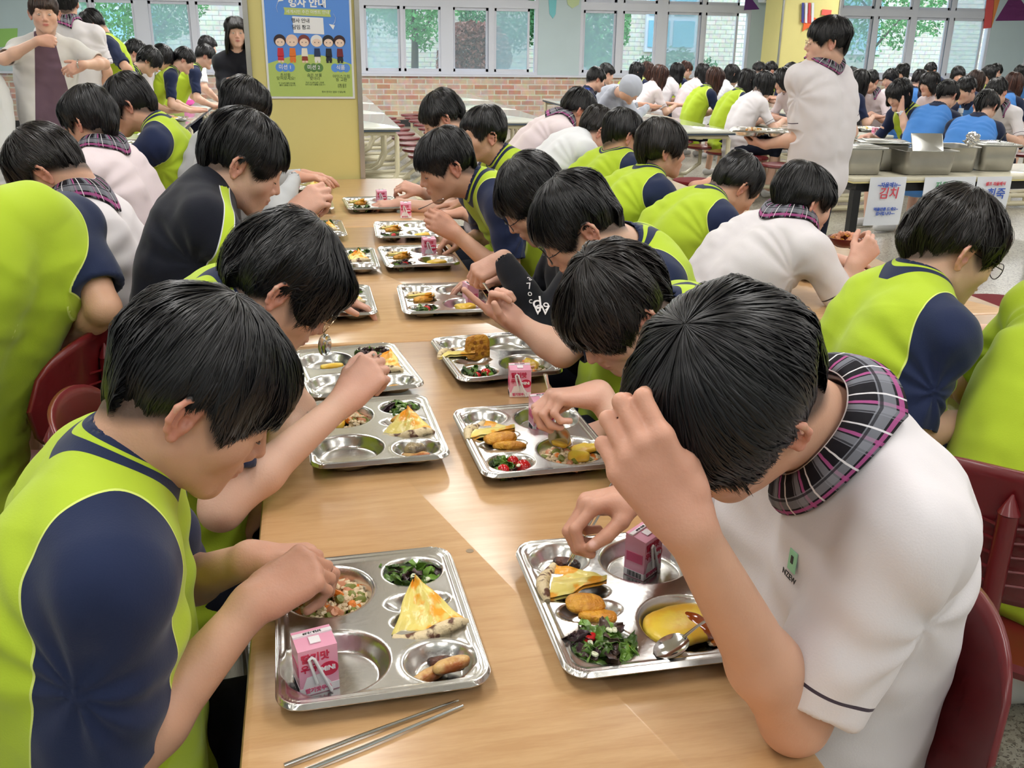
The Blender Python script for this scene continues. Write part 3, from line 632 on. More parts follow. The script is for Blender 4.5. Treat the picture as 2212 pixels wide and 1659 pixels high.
def spoon(tip, end, label, bowl=1., face=(0, 0, 1)):
    """tip: centre of the bowl, end: end of handle"""
    tip, end = V(tip, float), V(end, float); d = nrm(end-tip); n = V(face, float); n = nrm(n-d*(n@d)); s = np.cross(d, n); o = empty('spoon', tip); tag(o, label, 'spoon', 'metal spoons')
    nu, nv = 15, 9; top = []
    for i in range(nu):
        for j in range(nv):
            u = -1+2*i/(nu-1); v = -1+2*j/(nv-1); w_ = .0185*bowl*math.sqrt(max(0, 1-u*u)); top.append(d*u*.025*bowl+s*v*w_-n*.006*max(0, (1-u*u))*(1-v*v))
    n_ = len(top); vs = top+[p-n*.0009 for p in top]; fs = []
    for i in range(nu-1):
        for j in range(nv-1): a = i*nv+j; fs += [(a, a+1, a+nv+1, a+nv), (n_+a, n_+a+nv, n_+a+nv+1, n_+a+1)]
    mesh('bowl', vs, fs, M_CHROME, o); q = MB(); L = np.linalg.norm(end-tip); q.tube([d*.022, d*.05+n*.002, d*(L*.7), d*L], [.0030, .0024, .0030, .0048], 8, flat=.4); q.build('handle', M_CHROME, o, smooth=True); return o
# ------------------------------------------------------------------ people materials
def skin_mat(col, nm):
    if nm in MATS: return MATS[nm]
    m = mat(nm, col, rough=.48, sss=.12, spec=.4, bump=.08, bscale=260, var=.05, vscale=14)
    n = m.node_tree.nodes; l = m.node_tree.links; b = n['Principled BSDF']
    base = b.inputs['Base Color'].links[0].from_socket
    def mixin(base, attr, c):
        a = n.new('ShaderNodeAttribute'); a.attribute_name = attr
        x = n.new('ShaderNodeMix'); x.data_type = 'RGBA'; l.new(a.outputs['Fac'], x.inputs[0]); l.new(base, x.inputs[6]); x.inputs[7].default_value = srgb(*c); return x.outputs[2]
    base = mixin(base, 'blush', (206, 128, 112)); base = mixin(base, 'lip', (186, 104, 100)); base = mixin(base, 'scalp', (40, 35, 34))
    base = mixin(base, 'nail', (232, 190, 180))
    l.new(base, b.inputs['Base Color']); return m
SK = [skin_mat((220, 178, 156), 'skin_light'), skin_mat((208, 162, 136), 'skin_warm'), skin_mat((200, 152, 128), 'skin_tan')]
def hair_mat(nm, col, gl=.34):
    if nm in MATS: return MATS[nm]
    m = mat(nm, col, rough=gl, spec=.38)
    n = m.node_tree.nodes; l = m.node_tree.links; b = n['Principled BSDF']
    a = n.new('ShaderNodeAttribute'); a.attribute_name = 'tone'
    mp = n.new('ShaderNodeMapRange'); mp.inputs[3].default_value = .4; mp.inputs[4].default_value = 1.4; l.new(a.outputs['Fac'], mp.inputs[0])
    mu = n.new('ShaderNodeVectorMath'); mu.operation = 'SCALE'; mu.inputs[0].default_value = srgb(*col)[:3]
    l.new(mp.outputs[0], mu.inputs['Scale']); l.new(mu.outputs[0], b.inputs['Base Color'])
    return m
HAIR = dict(black=hair_mat('hair_black', (24, 23, 26), .36), dark=hair_mat('hair_dark', (33, 28, 27)), brown=hair_mat('hair_brown', (62, 42, 34), .4), auburn=hair_mat('hair_auburn', (78, 46, 36), .42))
def cloth_mat(nm, body, sleeve, collar, pipe, bump=.25):
    """shirt fabric: attributes seam (m, >0 sleeve), neck (m, <0 collar band), hem (m from sleeve edge)"""
    if nm in MATS: return MATS[nm]
    m = mat(nm, body, rough=.85, spec=.2, bump=bump*.3, bscale=380, sheen=.15)
    n = m.node_tree.nodes; l = m.node_tree.links; b = n['Principled BSDF']
    def at(x):
        a = n.new('ShaderNodeAttribute'); a.attribute_name = x; return a.outputs['Fac']
    def ma(op, a, v=0, c=None):
        q = n.new('ShaderNodeMath'); q.operation = op
        if isinstance(a, (int, float)): q.inputs[0].default_value = a
        else: l.new(a, q.inputs[0])
        if isinstance(v, (int, float)): q.inputs[1].default_value = v
        else: l.new(v, q.inputs[1])
        return q.outputs[0]
    def mx(f, a, c):
        x = n.new('ShaderNodeMix'); x.data_type = 'RGBA'; l.new(f, x.inputs[0])
        if isinstance(a, tuple): x.inputs[6].default_value = a
        else: l.new(a, x.inputs[6])
        x.inputs[7].default_value = c; return x.outputs[2]
    s = at('seam'); c = srgb(*body)
    c = mx(ma('GREATER_THAN', s, 0), c, srgb(*sleeve))
    if pipe:
        c = mx(ma('LESS_THAN', ma('ABSOLUTE', s), .0016), c, srgb(*pipe))
    k = at('neck')
    if collar:
        c = mx(ma('LESS_THAN', k, .0), c, srgb(*collar))
        if pipe: c = mx(ma('LESS_THAN', ma('ABSOLUTE', ma('ADD', k, .014)), .0022), c, srgb(*body)); c = mx(ma('LESS_THAN', ma('ABSOLUTE', k), .0012), c, srgb(*body))
    if nm.startswith('polo'):
        c = mx(ma('LESS_THAN', ma('ABSOLUTE', ma('SUBTRACT', at('hem'), .03)), .0022), c, srgb(70, 60, 72))
    if nm == 'track_black':
        c = mx(ma('LESS_THAN', ma('ABSOLUTE', s), .0165), c, srgb(225, 228, 232)); c = mx(ma('LESS_THAN', ma('ABSOLUTE', s), .0135), c, srgb(196, 222, 60))
    l.new(c, b.inputs['Base Color']); return m
NAVY = (31, 41, 72); LIME = (178, 203, 52)
CLOTH = dict(gym=cloth_mat('gym_lime', LIME, NAVY, NAVY, (214, 228, 120)), blue=cloth_mat('gym_blue', (78, 138, 214), (32, 40, 66), (32, 40, 66), None),
    polo=cloth_mat('polo_white', (222, 217, 220), (222, 217, 220), None, None), pink=cloth_mat('polo_pink', (228, 214, 218), (228, 214, 218), None, None),
    white=cloth_mat('shirt_white', (228, 230, 234), (228, 230, 234), None, None), black=cloth_mat('black_knit', (26, 27, 34), (26, 27, 34), None, None),
    grey=cloth_mat('hoodie_grey', (176, 180, 192), (176, 180, 192), None, None), track=cloth_mat('track_black', (24, 26, 38), (24, 26, 38), (20, 22, 34), None),
    royal=cloth_mat('jacket_blue', (40, 70, 160), (28, 36, 66), (28, 36, 66), None), plum=cloth_mat('tee_plum', (104, 82, 96), (104, 82, 96), None, None),
    sand=cloth_mat('shirt_sand', (214, 210, 208), (214, 210, 208), None, None), ash=cloth_mat('hoodie_ash', (188, 190, 192), (188, 190, 192), None, None), open=cloth_mat('open_shirt', (104, 82, 96), (214, 212, 210), None, None), lime=cloth_mat('tee_lime', LIME, LIME, NAVY, None))
M_TRS = mat('trousers_navy', (26, 29, 44), rough=.85, spec=.2, bump=.08, bscale=200)
M_SHOE = mat('shoe_white', (205, 205, 205), rough=.6)
M_EYE = mat('eye_dark', (34, 26, 24), rough=.25)
M_EYEW = mat('eye_white', (190, 180, 176), rough=.3)
M_BROW = mat('brow_hair', (40, 34, 32), rough=.8)
M_GLM = mat('glasses_metal', (40, 40, 48), rough=.35, metal=.8)
M_GLG = mat('glasses_gold', (190, 165, 130), rough=.25, metal=1)
M_LENS = mat('lens', (255, 255, 255), rough=.02, alpha=.12, spec=.8)
def plaid_mat():
    m = mat('plaid', (24, 22, 28), rough=.85, spec=.2)
    n = m.node_tree.nodes; l = m.node_tree.links; b = n['Principled BSDF']
    def at(x):
        a = n.new('ShaderNodeAttribute'); a.attribute_name = x; return a.outputs['Fac']
    def band(src, per, c0, wd):
        q = n.new('ShaderNodeMath'); q.operation = 'DIVIDE'; l.new(src, q.inputs[0]); q.inputs[1].default_value = per
        f = n.new('ShaderNodeMath'); f.operation = 'FRACT'; l.new(q.outputs[0], f.inputs[0])
        d = n.new('ShaderNodeMath'); d.operation = 'SUBTRACT'; l.new(f.outputs[0], d.inputs[0]); d.inputs[1].default_value = c0
        a = n.new('ShaderNodeMath'); a.operation = 'ABSOLUTE'; l.new(d.outputs[0], a.inputs[0])
        z = n.new('ShaderNodeMath'); z.operation = 'LESS_THAN'; l.new(a.outputs[0], z.inputs[0]); z.inputs[1].default_value = wd/2
        return z.outputs[0]
    def mx(f, a, c, k=1.):
        q = n.new('ShaderNodeMath'); q.operation = 'MULTIPLY'; l.new(f, q.inputs[0]); q.inputs[1].default_value = k
        x = n.new('ShaderNodeMix'); x.data_type = 'RGBA'; l.new(q.outputs[0], x.inputs[0])
        if isinstance(a, tuple): x.inputs[6].default_value = a
        else: l.new(a, x.inputs[6])
        x.inputs[7].default_value = c; return x.outputs[2]
    c = srgb(26, 24, 30); u = at('u'); v = at('v')
    for s, p in ((u, .042), (v, .042)):
        c = mx(band(s, p, .30, .26), c, srgb(140, 142, 152), .62)
        c = mx(band(s, p, .52, .09), c, srgb(178, 88, 146), .8)
        c = mx(band(s, p, .22, .05), c, srgb(20, 18, 24), .8)
    for s in (u, v): c = mx(band(s, .042, .80, .05), c, srgb(235, 232, 236), .85)
    l.new(c, b.inputs['Base Color']); return m
M_PLAID = plaid_mat()
# ------------------------------------------------------------------ hand, head, hair
POSE = dict(fist=((75, 90, 55),)*4, pinch=((52, 48, 25), (58, 55, 30), (62, 62, 35), (66, 66, 40)), open=((8, 14, 8), (6, 12, 8), (10, 14, 8), (14, 16, 10)),
    relax=((24, 32, 18), (28, 36, 20), (34, 40, 22), (38, 42, 24)), rest=((14, 22, 12), (16, 26, 14), (20, 28, 16), (24, 30, 18)),
    point=((5, 5, 3), (60, 75, 45), (66, 80, 45), (70, 80, 50)), hold=((40, 62, 40), (46, 66, 42), (52, 72, 44), (58, 74, 46)), brow=((30, 75, 30), (32, 78, 32), (34, 80, 34), (38, 80, 36)))
THUMB = dict(fist=(30, 45, 50), pinch=(34, 42, 22), open=(52, 12, 8), relax=(40, 25, 15), rest=(42, 15, 12), point=(30, 45, 40), hold=(28, 45, 30), brow=(16, 62, 30))
def rot(v, ax, a):
    ax = nrm(ax); a = math.radians(a); return v*math.cos(a)+np.cross(ax, v)*math.sin(a)+ax*(ax@v)*(1-math.cos(a))
def hand(S, W, d, n, side, pose='relax', sc=1., nails=None):
    d = nrm(d); n = V(n, float); n = nrm(n-d*(n@d)); t = np.cross(n, d)*side
    g = 'H'
    offs = (.027, .009, -.009, -.025); kn = (.086, .089, .085, .077)
    for o, q in zip(offs, kn):
        S.rc(W+d*.012*sc+t*o*.55*sc, W+(d*q+t*o-n*.002)*sc, .0135*sc, .0112*sc, .012, g)
    S.rc(W+(d*.03-n*.006)*sc, W+(d*.062-n*.006)*sc, .019*sc, .015*sc, .015, g)
    S.rc(W+(d*.02-t*.018-n*.006)*sc, W+(d*.06-t*.022-n*.008)*sc, .013*sc, .011*sc, .012, g)
    S.rc(W+(d*.012+t*.014-n*.006)*sc, W+(d*.05+t*.026-n*.010)*sc, .014*sc, .014*sc, .012, g)
    segs = ((.040, .025, .020), (.044, .028, .021), (.041, .026, .021), (.032, .021, .018)); rad = (.0088, .0090, .0086, .0076)
    tips = []
    for i in range(4):
        p = W+(d*kn[i]+t*offs[i]-n*.003)*sc; a = 0; dd = nrm(d+t*offs[i]*2.2)
        for j in range(3):
            a += POSE[pose][i][j]; v = rot(dd, t, 0); v = dd*math.cos(math.radians(a))-n*math.sin(math.radians(a))
            q = p+v*segs[i][j]*sc; r0 = rad[i]*(1-.06*j); S.rc(p, q, r0*sc, r0*.93*sc, .003 if j else .007, g); p = q
        tips.append(p)
        if nails is not None: nails.append((p-v*.004*sc+(n*math.cos(math.radians(a))+dd*math.sin(math.radians(a)))*r0*.75*sc, .0062*sc))
    sp, op, fl = THUMB[pose]
    b = W+(d*.026+t*.024-n*.004)*sc; v = nrm(d*math.cos(math.radians(sp))+t*math.sin(math.radians(sp))); v = nrm(v-n*math.tan(math.radians(op))*.7)
    p = b; q = p+v*.036*sc; S.rc(p, q, .0125*sc, .0112*sc, .010, g); p = q
    v = nrm(v+(-t*.5+d*.3)*math.sin(math.radians(fl))); q = p+v*.030*sc; S.rc(p, q, .0108*sc, .0100*sc, .004, g); p = q
    v = nrm(v+(-t*.5+d*.3)*math.sin(math.radians(fl))); q = p+v*.024*sc; S.rc(p, q, .0100*sc, .0082*sc, .003, g)
    if nails is not None: nails.append((q+(t*.6+n*.6)*.006*sc, .0068*sc))
    return tips, q
def head_sdf(S, H, R, detail=True):
    """R rows: right, forward, up"""
    L = lambda x, y, z: H+R.T@V([x, y, z])
    g = 'F'
    S.el(L(0, -.014, .03), R, (.077, .097, .088), .02, g)
    S.el(L(0, .030, -.026), R, (.063, .060, .082), .03, g)
    for s in (-1, 1):
        S.rc(L(s*.047, .0, -.058), L(s*.014, .066, -.093), .023, .017, .025, g)
        S.sp(L(s*.040, .052, -.022), .027, .03, g)
    S.sp(L(0, .074, -.098), .017, .02, g)
    if detail:
        S.rc(L(-.034, .074, .026), L(.034, .074, .026), .015, .015, .02, g)
        for s in (-1, 1):
            S.el(L(s*.031, .100, .003), R, (.019, .015, .012), .012, g, True)
            S.el(L(s*.031, .0775, .002), R, (.015, .013, .011), .006, g)
        S.rc(L(0, .086, .010), L(0, .104, -.027), .0065, .0098, .010, g)
        for s in (-1, 1): S.sp(L(s*.0115, .095, -.033), .0075, .006, g)
        S.el(L(0, .074, -.060), R, (.030, .020, .024), .02, g)
        S.el(L(0, .0945, -.0565), R, (.021, .0065, .0055), .004, g)
        S.el(L(0, .0925, -.0665), R, (.017, .0075, .006), .003, g)
    else:
        S.rc(L(0, .086, .006), L(0, .103, -.027), .008, .011, .012, g)
    for s in (-1, 1):
        a = math.radians(-20)*s; Rz = rz3(-a); E = Rz.T@R; c = L(s*.079, -.012, -.006)
        Q = lambda x, y, z: c+E.T@V([s*x, y, z])
        S.el(Q(.001, .002, -.002), E, (.0055, .015, .028), .006, 'E')
        if detail:
            hx = [(.003, .012, .004), (.006, .012, .018), (.009, .002, .029), (.011, -.012, .027), (.012, -.020, .012), (.010, -.019, -.006), (.006, -.012, -.020), (.003, -.002, -.029)]
            for p, q in zip(hx[:-1], hx[1:]): S.rc(Q(*p), Q(*q), .0040, .0040, .003, 'E')
            S.sp(Q(.004, .0, -.028), .0065, .005, 'E'); S.rc(Q(.006, -.010, .010), Q(.004, -.006, -.012), .0032, .0034, .003, 'E')
            S.el(Q(.006, .002, -.004), E, (.006, .0065, .009), .003, 'E', True); S.rc(Q(.004, .011, -.006), Q(.003, .010, -.012), .0038, .0036, .003, 'E')
        else: S.rc(Q(.006, -.012, .022), Q(.005, -.014, -.012), .006, .005, .006, 'E')
    S.rc(L(0, -.030, -.050), L(0, -.026, -.075), .054, .052, .03, g)
HST = {  # z limits: front, temple, sideburn, above ear, behind ear, side back, nape; fringe, fade
    'bowl': dict(z=(.034, .024, -.018, .022, -.010, -.046, -.072), a=.094, b=.112, c=.100, tf=.10, tb=.16),
    'short': dict(z=(.040, .034, -.014, .024, .002, -.036, -.066), a=.090, b=.108, c=.099, tf=.10, tb=.19),
    'shag': dict(z=(.020, .010, -.034, .012, -.018, -.056, -.082), a=.096, b=.114, c=.104, tf=.05, tb=.14),
    'bob': dict(z=(.030, .010, -.08, -.105, -.11, -.115, -.12), a=.097, b=.113, c=.100, tf=.02, tb=.05),
    'long': dict(z=(.045, .030, -.12, -.20, -.23, -.25, -.26), a=.096, b=.112, c=.099, tf=.0, tb=.02),
    'tied': dict(z=(.050, .030, -.03, .016, -.005, -.040, -.065), a=.086, b=.106, c=.096, tf=.12, tb=.19)}
def hair(H, R, style, n=900, seed=0, res=(60, 20), mess=1.):
    P = HST[style]; rs = np.random.RandomState(seed+11); g = R@V([0, 0, -1.])
    A = np.radians([0, 35, 62, 84, 104, 140, 180]); Z = V(P['z'])
    zc = .034; a, b, c = P['a'], P['b'], P['c']; yc, yo = -.009, -.022
    def zend(ph):
        ph = np.abs((ph+np.pi) % (2*np.pi)-np.pi); return np.interp(ph, A, Z)
    def thend(ph):
        z = zend(ph); return np.where(z < zc, np.pi/2+(zc-z)/(c*.95), np.arccos(np.clip((z-zc)/c, -1, 1)))
    amp = .010*mess
    def surf(ph, th, off=0.):
        """ph azimuth (0 front), th polar"""
        t1 = np.minimum(th, np.pi/2); o = np.maximum(th-np.pi/2, 0)
        fr = np.cos(ph); tp = np.where(fr > 0, P['tf'], P['tf']+(P['tb']-P['tf'])*np.minimum(1, -fr*1.6))
        if style in ('bowl', 'short', 'shag', 'tied'): tp = np.where(np.abs(np.abs((ph+np.pi) % (2*np.pi)-np.pi)-1.5) < .5, np.maximum(tp, .20), tp); tp = np.where((np.abs(np.abs((ph+np.pi) % (2*np.pi)-np.pi)-2.05) < .42) & (style in ('bowl', 'short', 'shag', 'tied')), .33, tp)
        rho = np.sin(t1)*(1-tp*o*o*1.6)
        nz = vnoise(np.stack([np.sin(ph)*2.2, np.cos(ph)*2.2, th*1.6], -1), 1.1, seed)*amp*np.sin(np.minimum(th, 1.6)) + vnoise(np.stack([np.sin(ph)*7, np.cos(ph)*7, th*1.3], -1), 1.3, seed+3)*amp*.45*np.sin(np.minimum(th, 1.6))
        ro = off+nz
        x = (a+ro)*rho*np.sin(ph); y = yc+(b+ro)*rho*np.cos(ph)+yo*(1-np.sin(t1)); z = zc+(c+ro)*np.cos(t1)-o*c*.95
        q = np.stack([x, y, z], -1)
        wt = (np.clip(fr+.15, 0, 1)*.5 if P['z'][4] > -.1 else .75)
        q = q+(o*c*wt)[..., None]*(g+V([0, 0, 1.]))*(.55 if P['z'][4] > -.1 else .8)
        return q
    nph, nth = res
    ph = np.linspace(-np.pi, np.pi, nph, endpoint=False); s = np.linspace(0.01, 1, nth)
    te = thend(ph)*(1+.035*vnoise(np.stack([np.sin(ph)*9, np.cos(ph)*9, ph*0], -1), 1.5, seed+9))
    PH = np.repeat(ph[:, None], nth, 1); TH = te[:, None]*s[None]
    G = surf(PH, TH, -.004); inner = G[:, -1]*V([.86, .88, 1]); inner[:, 2] += .014
    G = np.concatenate([G, inner[:, None]], 1); nth += 1
    vs = [G.reshape(-1, 3)]; i = np.arange(nph)[:, None]; j = np.arange(nth-1)[None]
    fs = [np.stack([i*nth+j, i*nth+j+1, ((i+1) % nph)*nth+j+1, ((i+1) % nph)*nth+j], -1).reshape(-1, 4)]
    top = surf(V([0.]), V([0.]), -.004); tone = [np.full(nph*nth, .15)]
    # strands
    k = 7
    p0 = rs.uniform(-np.pi, np.pi, n); e = thend(p0); s0 = rs.uniform(.0, .78, n)**.9; ln = rs.uniform(.28, .62, n)
    s1 = np.minimum(s0+ln, rs.uniform(.97, 1.05, n)); low = rs.rand(n) < .4; s1 = np.where(low, rs.uniform(.98, 1.07, n), s1); s0 = np.where(low, s1-ln*.8, s0)
    dr = rs.normal(0, .10*mess, n)+.12*np.sin(p0*3+seed); tt = np.linspace(0, 1, k)
    S_ = s0[:, None]+(s1-s0)[:, None]*tt; PHs = p0[:, None]+dr[:, None]*(tt**1.4)*np.minimum(1, 1/(np.sin(np.minimum(e[:, None]*S_, 1.57))+.15))
    off = rs.uniform(-.001, .0045*mess, n)[:, None]*np.sin(np.pi*np.clip(tt*.85+.12, 0, 1))[None]+.001*(mess-.5)*(rs.rand(n)**8*6)[:, None]*tt
    C = surf(PHs, S_*thend(PHs), off)
    T = np.gradient(C, axis=1); T /= np.linalg.norm(T, axis=2, keepdims=True)+1e-9
    Nn = C-V([0, yc, zc-.01])*1.; Nn[..., 2] = np.where(C[..., 2] < zc, Nn[..., 2]*.2, Nn[..., 2]); Nn /= np.linalg.norm(Nn, axis=2, keepdims=True)
    Bn = np.cross(T, Nn); Bn /= np.linalg.norm(Bn, axis=2, keepdims=True)+1e-9
    wd = (rs.uniform(.0005, .0016, n) if n > 2500 else rs.uniform(.0010, .0028, n) if n > 600 else rs.uniform(.003, .006, n))[:, None]*np.array([.25, .8, 1, 1, .85, .55, .08])[None]
    Lf = C-Bn*wd[..., None]; Rt = C+Bn*wd[..., None]; Md = C+Nn*wd[..., None]*.55
    X = np.stack([Lf, Md, Rt], 2).reshape(n, -1, 3); base = len(vs[0])
    vs.append(X.reshape(-1, 3)); ii = (np.arange(n)*k*3)[:, None, None]; jj = (np.arange(k-1)*3)[None, :, None]; cc = np.arange(2)[None, None]
    q = base+ii+jj+cc; fs.append(np.stack([q, q+1, q+4, q+3], -1).reshape(-1, 4)); tone.append(np.repeat(rs.rand(n)**2.2, k*3))
    vs = np.concatenate(vs); return H+vs@R, np.concatenate(fs), np.concatenate(tone)
def tail(H, R, r0=.03, L=.22, side=0, seed=0, n=60):
    """pony tail hanging from the back of the head, made of tapered locks"""
    rs = np.random.RandomState(seed); mb = MB(); s = H+R.T@V([side*.03, -.105, .035]); g = V([0, 0, -1.]); b = -R[1]
    for i in range(n):
        o = rs.normal(0, 1, 3)*r0*.45; l = L*rs.uniform(.75, 1.05); pts = []
        for t in np.linspace(0, 1, 6):
            pts.append(s+b*(.045*math.sin(min(t*2.6, 2.2)))+g*(l*t**1.25)+o*(.3+math.sin(math.pi*min(1, t*1.2))*1.0)*(1-.5*t))
        mb.tube(pts, [r0*.16*(1-.75*t*t) for t in np.linspace(0, 1, 6)], 5)
    return mb
# ------------------------------------------------------------------ person
NP = [0]
def frame(yaw, pitch, roll=0):
    f = adir(yaw, pitch); r = adir(yaw-90); u = np.cross(r, f)
    if roll: a = math.radians(roll); r, u = r*math.cos(a)+u*math.sin(a), u*math.cos(a)-r*math.sin(a)
    return np.stack([r, f, u])
def ik(S, W, l1, l2, pole):
    d = W-S; D = np.linalg.norm(d); D2 = min(D, (l1+l2)*.995); u = d/D
    x = (l1*l1-l2*l2+D2*D2)/(2*D2); y = math.sqrt(max(l1*l1-x*x, 0)); p = V(pole, float); p = nrm(p-u*(p@u)); return S+u*x+p*y
def person(label, H=None, ear=None, earY=None, side=1, yaw=0, pitch=30, roll=0, N=None, P=None, tyaw=None, arms=(), cloth='gym', hst='bowl', hcol='black', skin=1,
           h=.006, hh=None, nh=900, group=None, glasses=None, stand=False, sleeve=.78, sw=.168, fat=1., eyes='shut', collar=False, openf=False, seed=None, mess=1., hn=None, longsl=False, legs=True, tails=None, shorts=True, hood=False, neckr=.054, drop=0.035, belly=0, hsty_res=(60, 20), knees=None, extra=None, cat='person'):
    NP[0] += 1; seed = NP[0] if seed is None else seed
    R = frame(yaw, pitch, roll); tyaw = yaw if tyaw is None else tyaw
    if H is None: H = V(ear)-R.T@V([side*.082, -.012, -.008])
    H = V(H, float); tf = adir(tyaw); tr = adir(tyaw-90)
    if N is None: N = H-R[1]*.05-R[2]*.17 - tf*.03
    if P is None: P = V([N[0], N[1], 0])-tf*(.03 if stand else .16); P[2] = .93 if stand else .55
    N = V(N, float); P = V(P, float)
    org = V([P[0], P[1], 0.])
    nails = []
    # ----- skeleton
    up = nrm(N-P); bl = np.linalg.norm(N-P)
    c1 = P+V([0, 0, .42])*bl-tf*.03; c2 = N-up*.25*bl-tf*.045+V([0, 0, .03])
    spine = [((1-t)**3)*P+3*((1-t)**2)*t*c1+3*(1-t)*t*t*c2+t**3*N for t in np.linspace(0, 1, 7)]
    sdir = nrm(spine[6]-spine[4]); S = SDF(); T = SDF()
    sh = {}
    for s in (-1, 1): sh[s] = N+tr*s*sw*fat-sdir*drop+tf*.015-V([0, 0, .015])
    A = {}
    for a in arms:
        s = a['s']; shp = sh[s] = sh[s]+V(a.get('so', (0, 0, 0)), float); W = V(a['w'], float); l1, l2 = a.get('l', (.285, .245))
        if 'e' in a: E = V(a['e'], float)
        else: E = ik(shp, W, l1, l2, a.get('pole', -V([0, 0, .8])+tr*s*.6-tf*.3))
        A[s] = (shp, E, W, a)
    # ----- body
    head_sdf(S, H, R, h < .0075)
    nb = H+R.T@V([0, -.028, -.055]); S.rc(nb, N-sdir*.01, neckr, neckr+.008, .03, 'F')
    S.rc(N, spine[4], .048, .06, .04, 'B'); S.rc(spine[4], P, .06, .08, .05, 'B')
    for s in (-1, 1): S.rc(N+tr*s*.03-sdir*.02, sh[s], .032, .034, .02, 'B')
    for s, (a0, E, W, a) in A.items():
        k = a.get('k', 1.)
        S.rc(a0, a0+(E-a0)*.5, .043*fat*k, .042*fat*k, .03, 'A'); S.rc(a0+(E-a0)*.5, E, .042*fat*k, .036*k, .03, 'A')
        m = E+(W-E)*.32; S.rc(E, m, .036*k, .037*k, .02, 'A'); S.rc(m, W, .037*k, .0245*k, .02, 'A')
        hd = V(a.get('hd', W-E), float); S.rc(W, W+nrm(hd)*.02, .0235*k, .022*k, .02, 'A')
        if h < .009: a['tips'] = hand(S, W, hd, a.get('hn', (0, 0, 1)), s, a.get('pose', 'relax'), a.get('hs', 1.), nails if h < .0045 else None)
        else:
            d = nrm(hd); S.el(W+d*.055, np.stack([np.cross(nrm(V(a.get('hn', (0, 0, 1)))), d), d, nrm(V(a.get('hn', (0, 0, 1))))]), (.04, .06, .022), .02, 'H')
            if a.get('pose') in ('open', 'rest', None, 'relax'): S.rc(W+d*.09, W+d*.16, .02, .012, .02, 'H')
    lr = None
    if legs:
        lr = {}
        for s in (-1, 1):
            hp = P+tr*s*.085-V([0, 0, .01])
            if stand: kn = hp+tf*.02-V([0, 0, .42]); an = kn-tf*.03-V([0, 0, .40]); kn[2] = .5; an[2] = .09
            else:
                kd = tf if knees is None else nrm(V(knees, float)); kn = hp+kd*.40+tr*s*.05; kn[2] = .52; an = kn-kd*.05; an[2] = .09
            lr[s] = (hp, kn, an)
            S.rc(kn, an, .048, .035, .02, 'L')
            if not shorts: pass
    vs, fs = S.mesh(h)
    # attributes
    loc = (vs-H)@R.T; x, y, z = loc.T
    nearH = (np.abs(x) < .10) & (np.abs(y) < .15) & (z > -.14)
    ph = np.abs(np.arctan2(x, y)); HS = HST[hst]; zl = np.interp(ph, np.radians([0, 35, 62, 84, 104, 140, 180]), HS['z'])
    sc = np.clip((z-zl+.022)/.02, 0, 1)*nearH*(np.abs(x) < .078)*np.clip((ph-.9)*3, 0, 1)
    hd_ = S.at(vs, {'H'}); nearH = nearH & (hd_ > .006) & (S.at(vs, {'A'}) > .012)
    eard = S.at(vs, {'E'}); sc = sc*(eard > .005)
    sc = np.maximum(sc*.85*(hd_ > .006), np.clip((z-zl)/.01, 0, 1)*nearH*(z > .02)*((ph > .5)|(z > .06)))
    eard = S.at(vs, {'E'}); lip = np.exp(-((x/.019)**4+((z+.061)/.0085)**4))*(y > .078)*nearH
    bl_ = .55*np.clip(1-np.abs(eard)/.004, 0, 1)*(eard < .004)*nearH*(np.abs(x) > .07)+.25*np.exp(-((np.abs(x)-.04)**2+(z+.03)**2)/.0005)*(y > .03)*nearH+.3*np.exp(-(x**2+(z+.03)**2)/.0003)*(y > .09)*nearH
    nl = np.zeros(len(vs))
    for c, r in nails: nl = np.maximum(nl, np.clip((r-np.sqrt(((vs-c)**2).sum(1)))/.002, 0, 1))
    bl_ = np.maximum(bl_, .26*np.clip(1-(hd_-.001)/.022, 0, 1))
    o = mesh('person', vs, fs, SK[skin], origin=org, attrs=dict(scalp=sc, lip=lip*(1.0 if eyes == 'open' else .7), blush=bl_, nail=nl*.8))
    tag(o, label, cat, group)
    # ----- shirt
    th = hh or max(h, .005); th = max(th, .0045)
    f_ = fat
    rad = [.118, .120, .116, .112, .108, .092, .060]; wid = [.060, .058, .062, .075, .080, .070, .035]
    for s, (a0, E, W, a) in A.items():
        k = a.get('k', 1.); sl = a.get('sl', sleeve); e = a0+(E-a0)*min(sl, 1.)
        T.rc(N+tr*s*.05, a0, .05, .060*f_, .03, 'S'); ssl = a.get('sr', 1.)
        dr = nrm(e-a0); r1 = (.058 if th < .007 else .054)*f_*k*ssl
        if longsl or a.get('long'):
            T.rc(a0, E, .060*f_*k, .055*k, .035, 'S')
            T.rc(E, E+(W-E)*.5, .052*k, .044*k, .03, 'S'); T.rc(E+(W-E)*.5, E+(W-E)*.93, .046*k, .036*k, .02, 'S')
            T.rc(E+(W-E)*.94, E+(W-E)*1.05, .028, .027, .004, 'S', True)
        else:
            T.rc(a0, e+dr*.02, .060*f_*k, r1, .035, 'S'); T.cut(e, dr, .10*k, 'S', .003)
            if th < .007: T.rc(e-dr*.002, e+dr*.05, r1-.011, r1, .003, 'S', True)
    for i in range(6):
        for s in (-1, 1):
            T.rc(spine[i]+tr*s*wid[i]*f_+tf*belly*(i < 4)*.03, spine[i+1]+tr*s*wid[i+1]*f_, rad[i]*f_, rad[i+1]*f_, .05, 'T')
    T.rc(nb+(N-nb)*(1.0 if stand else .8 if collar else .55), N-sdir*.03, neckr+.010, .075, .035, 'N')
    for s in (-1, 1): T.rc(N+tr*s*.06-sdir*.01, sh[s], .045, .058*f_, .05, 'T')
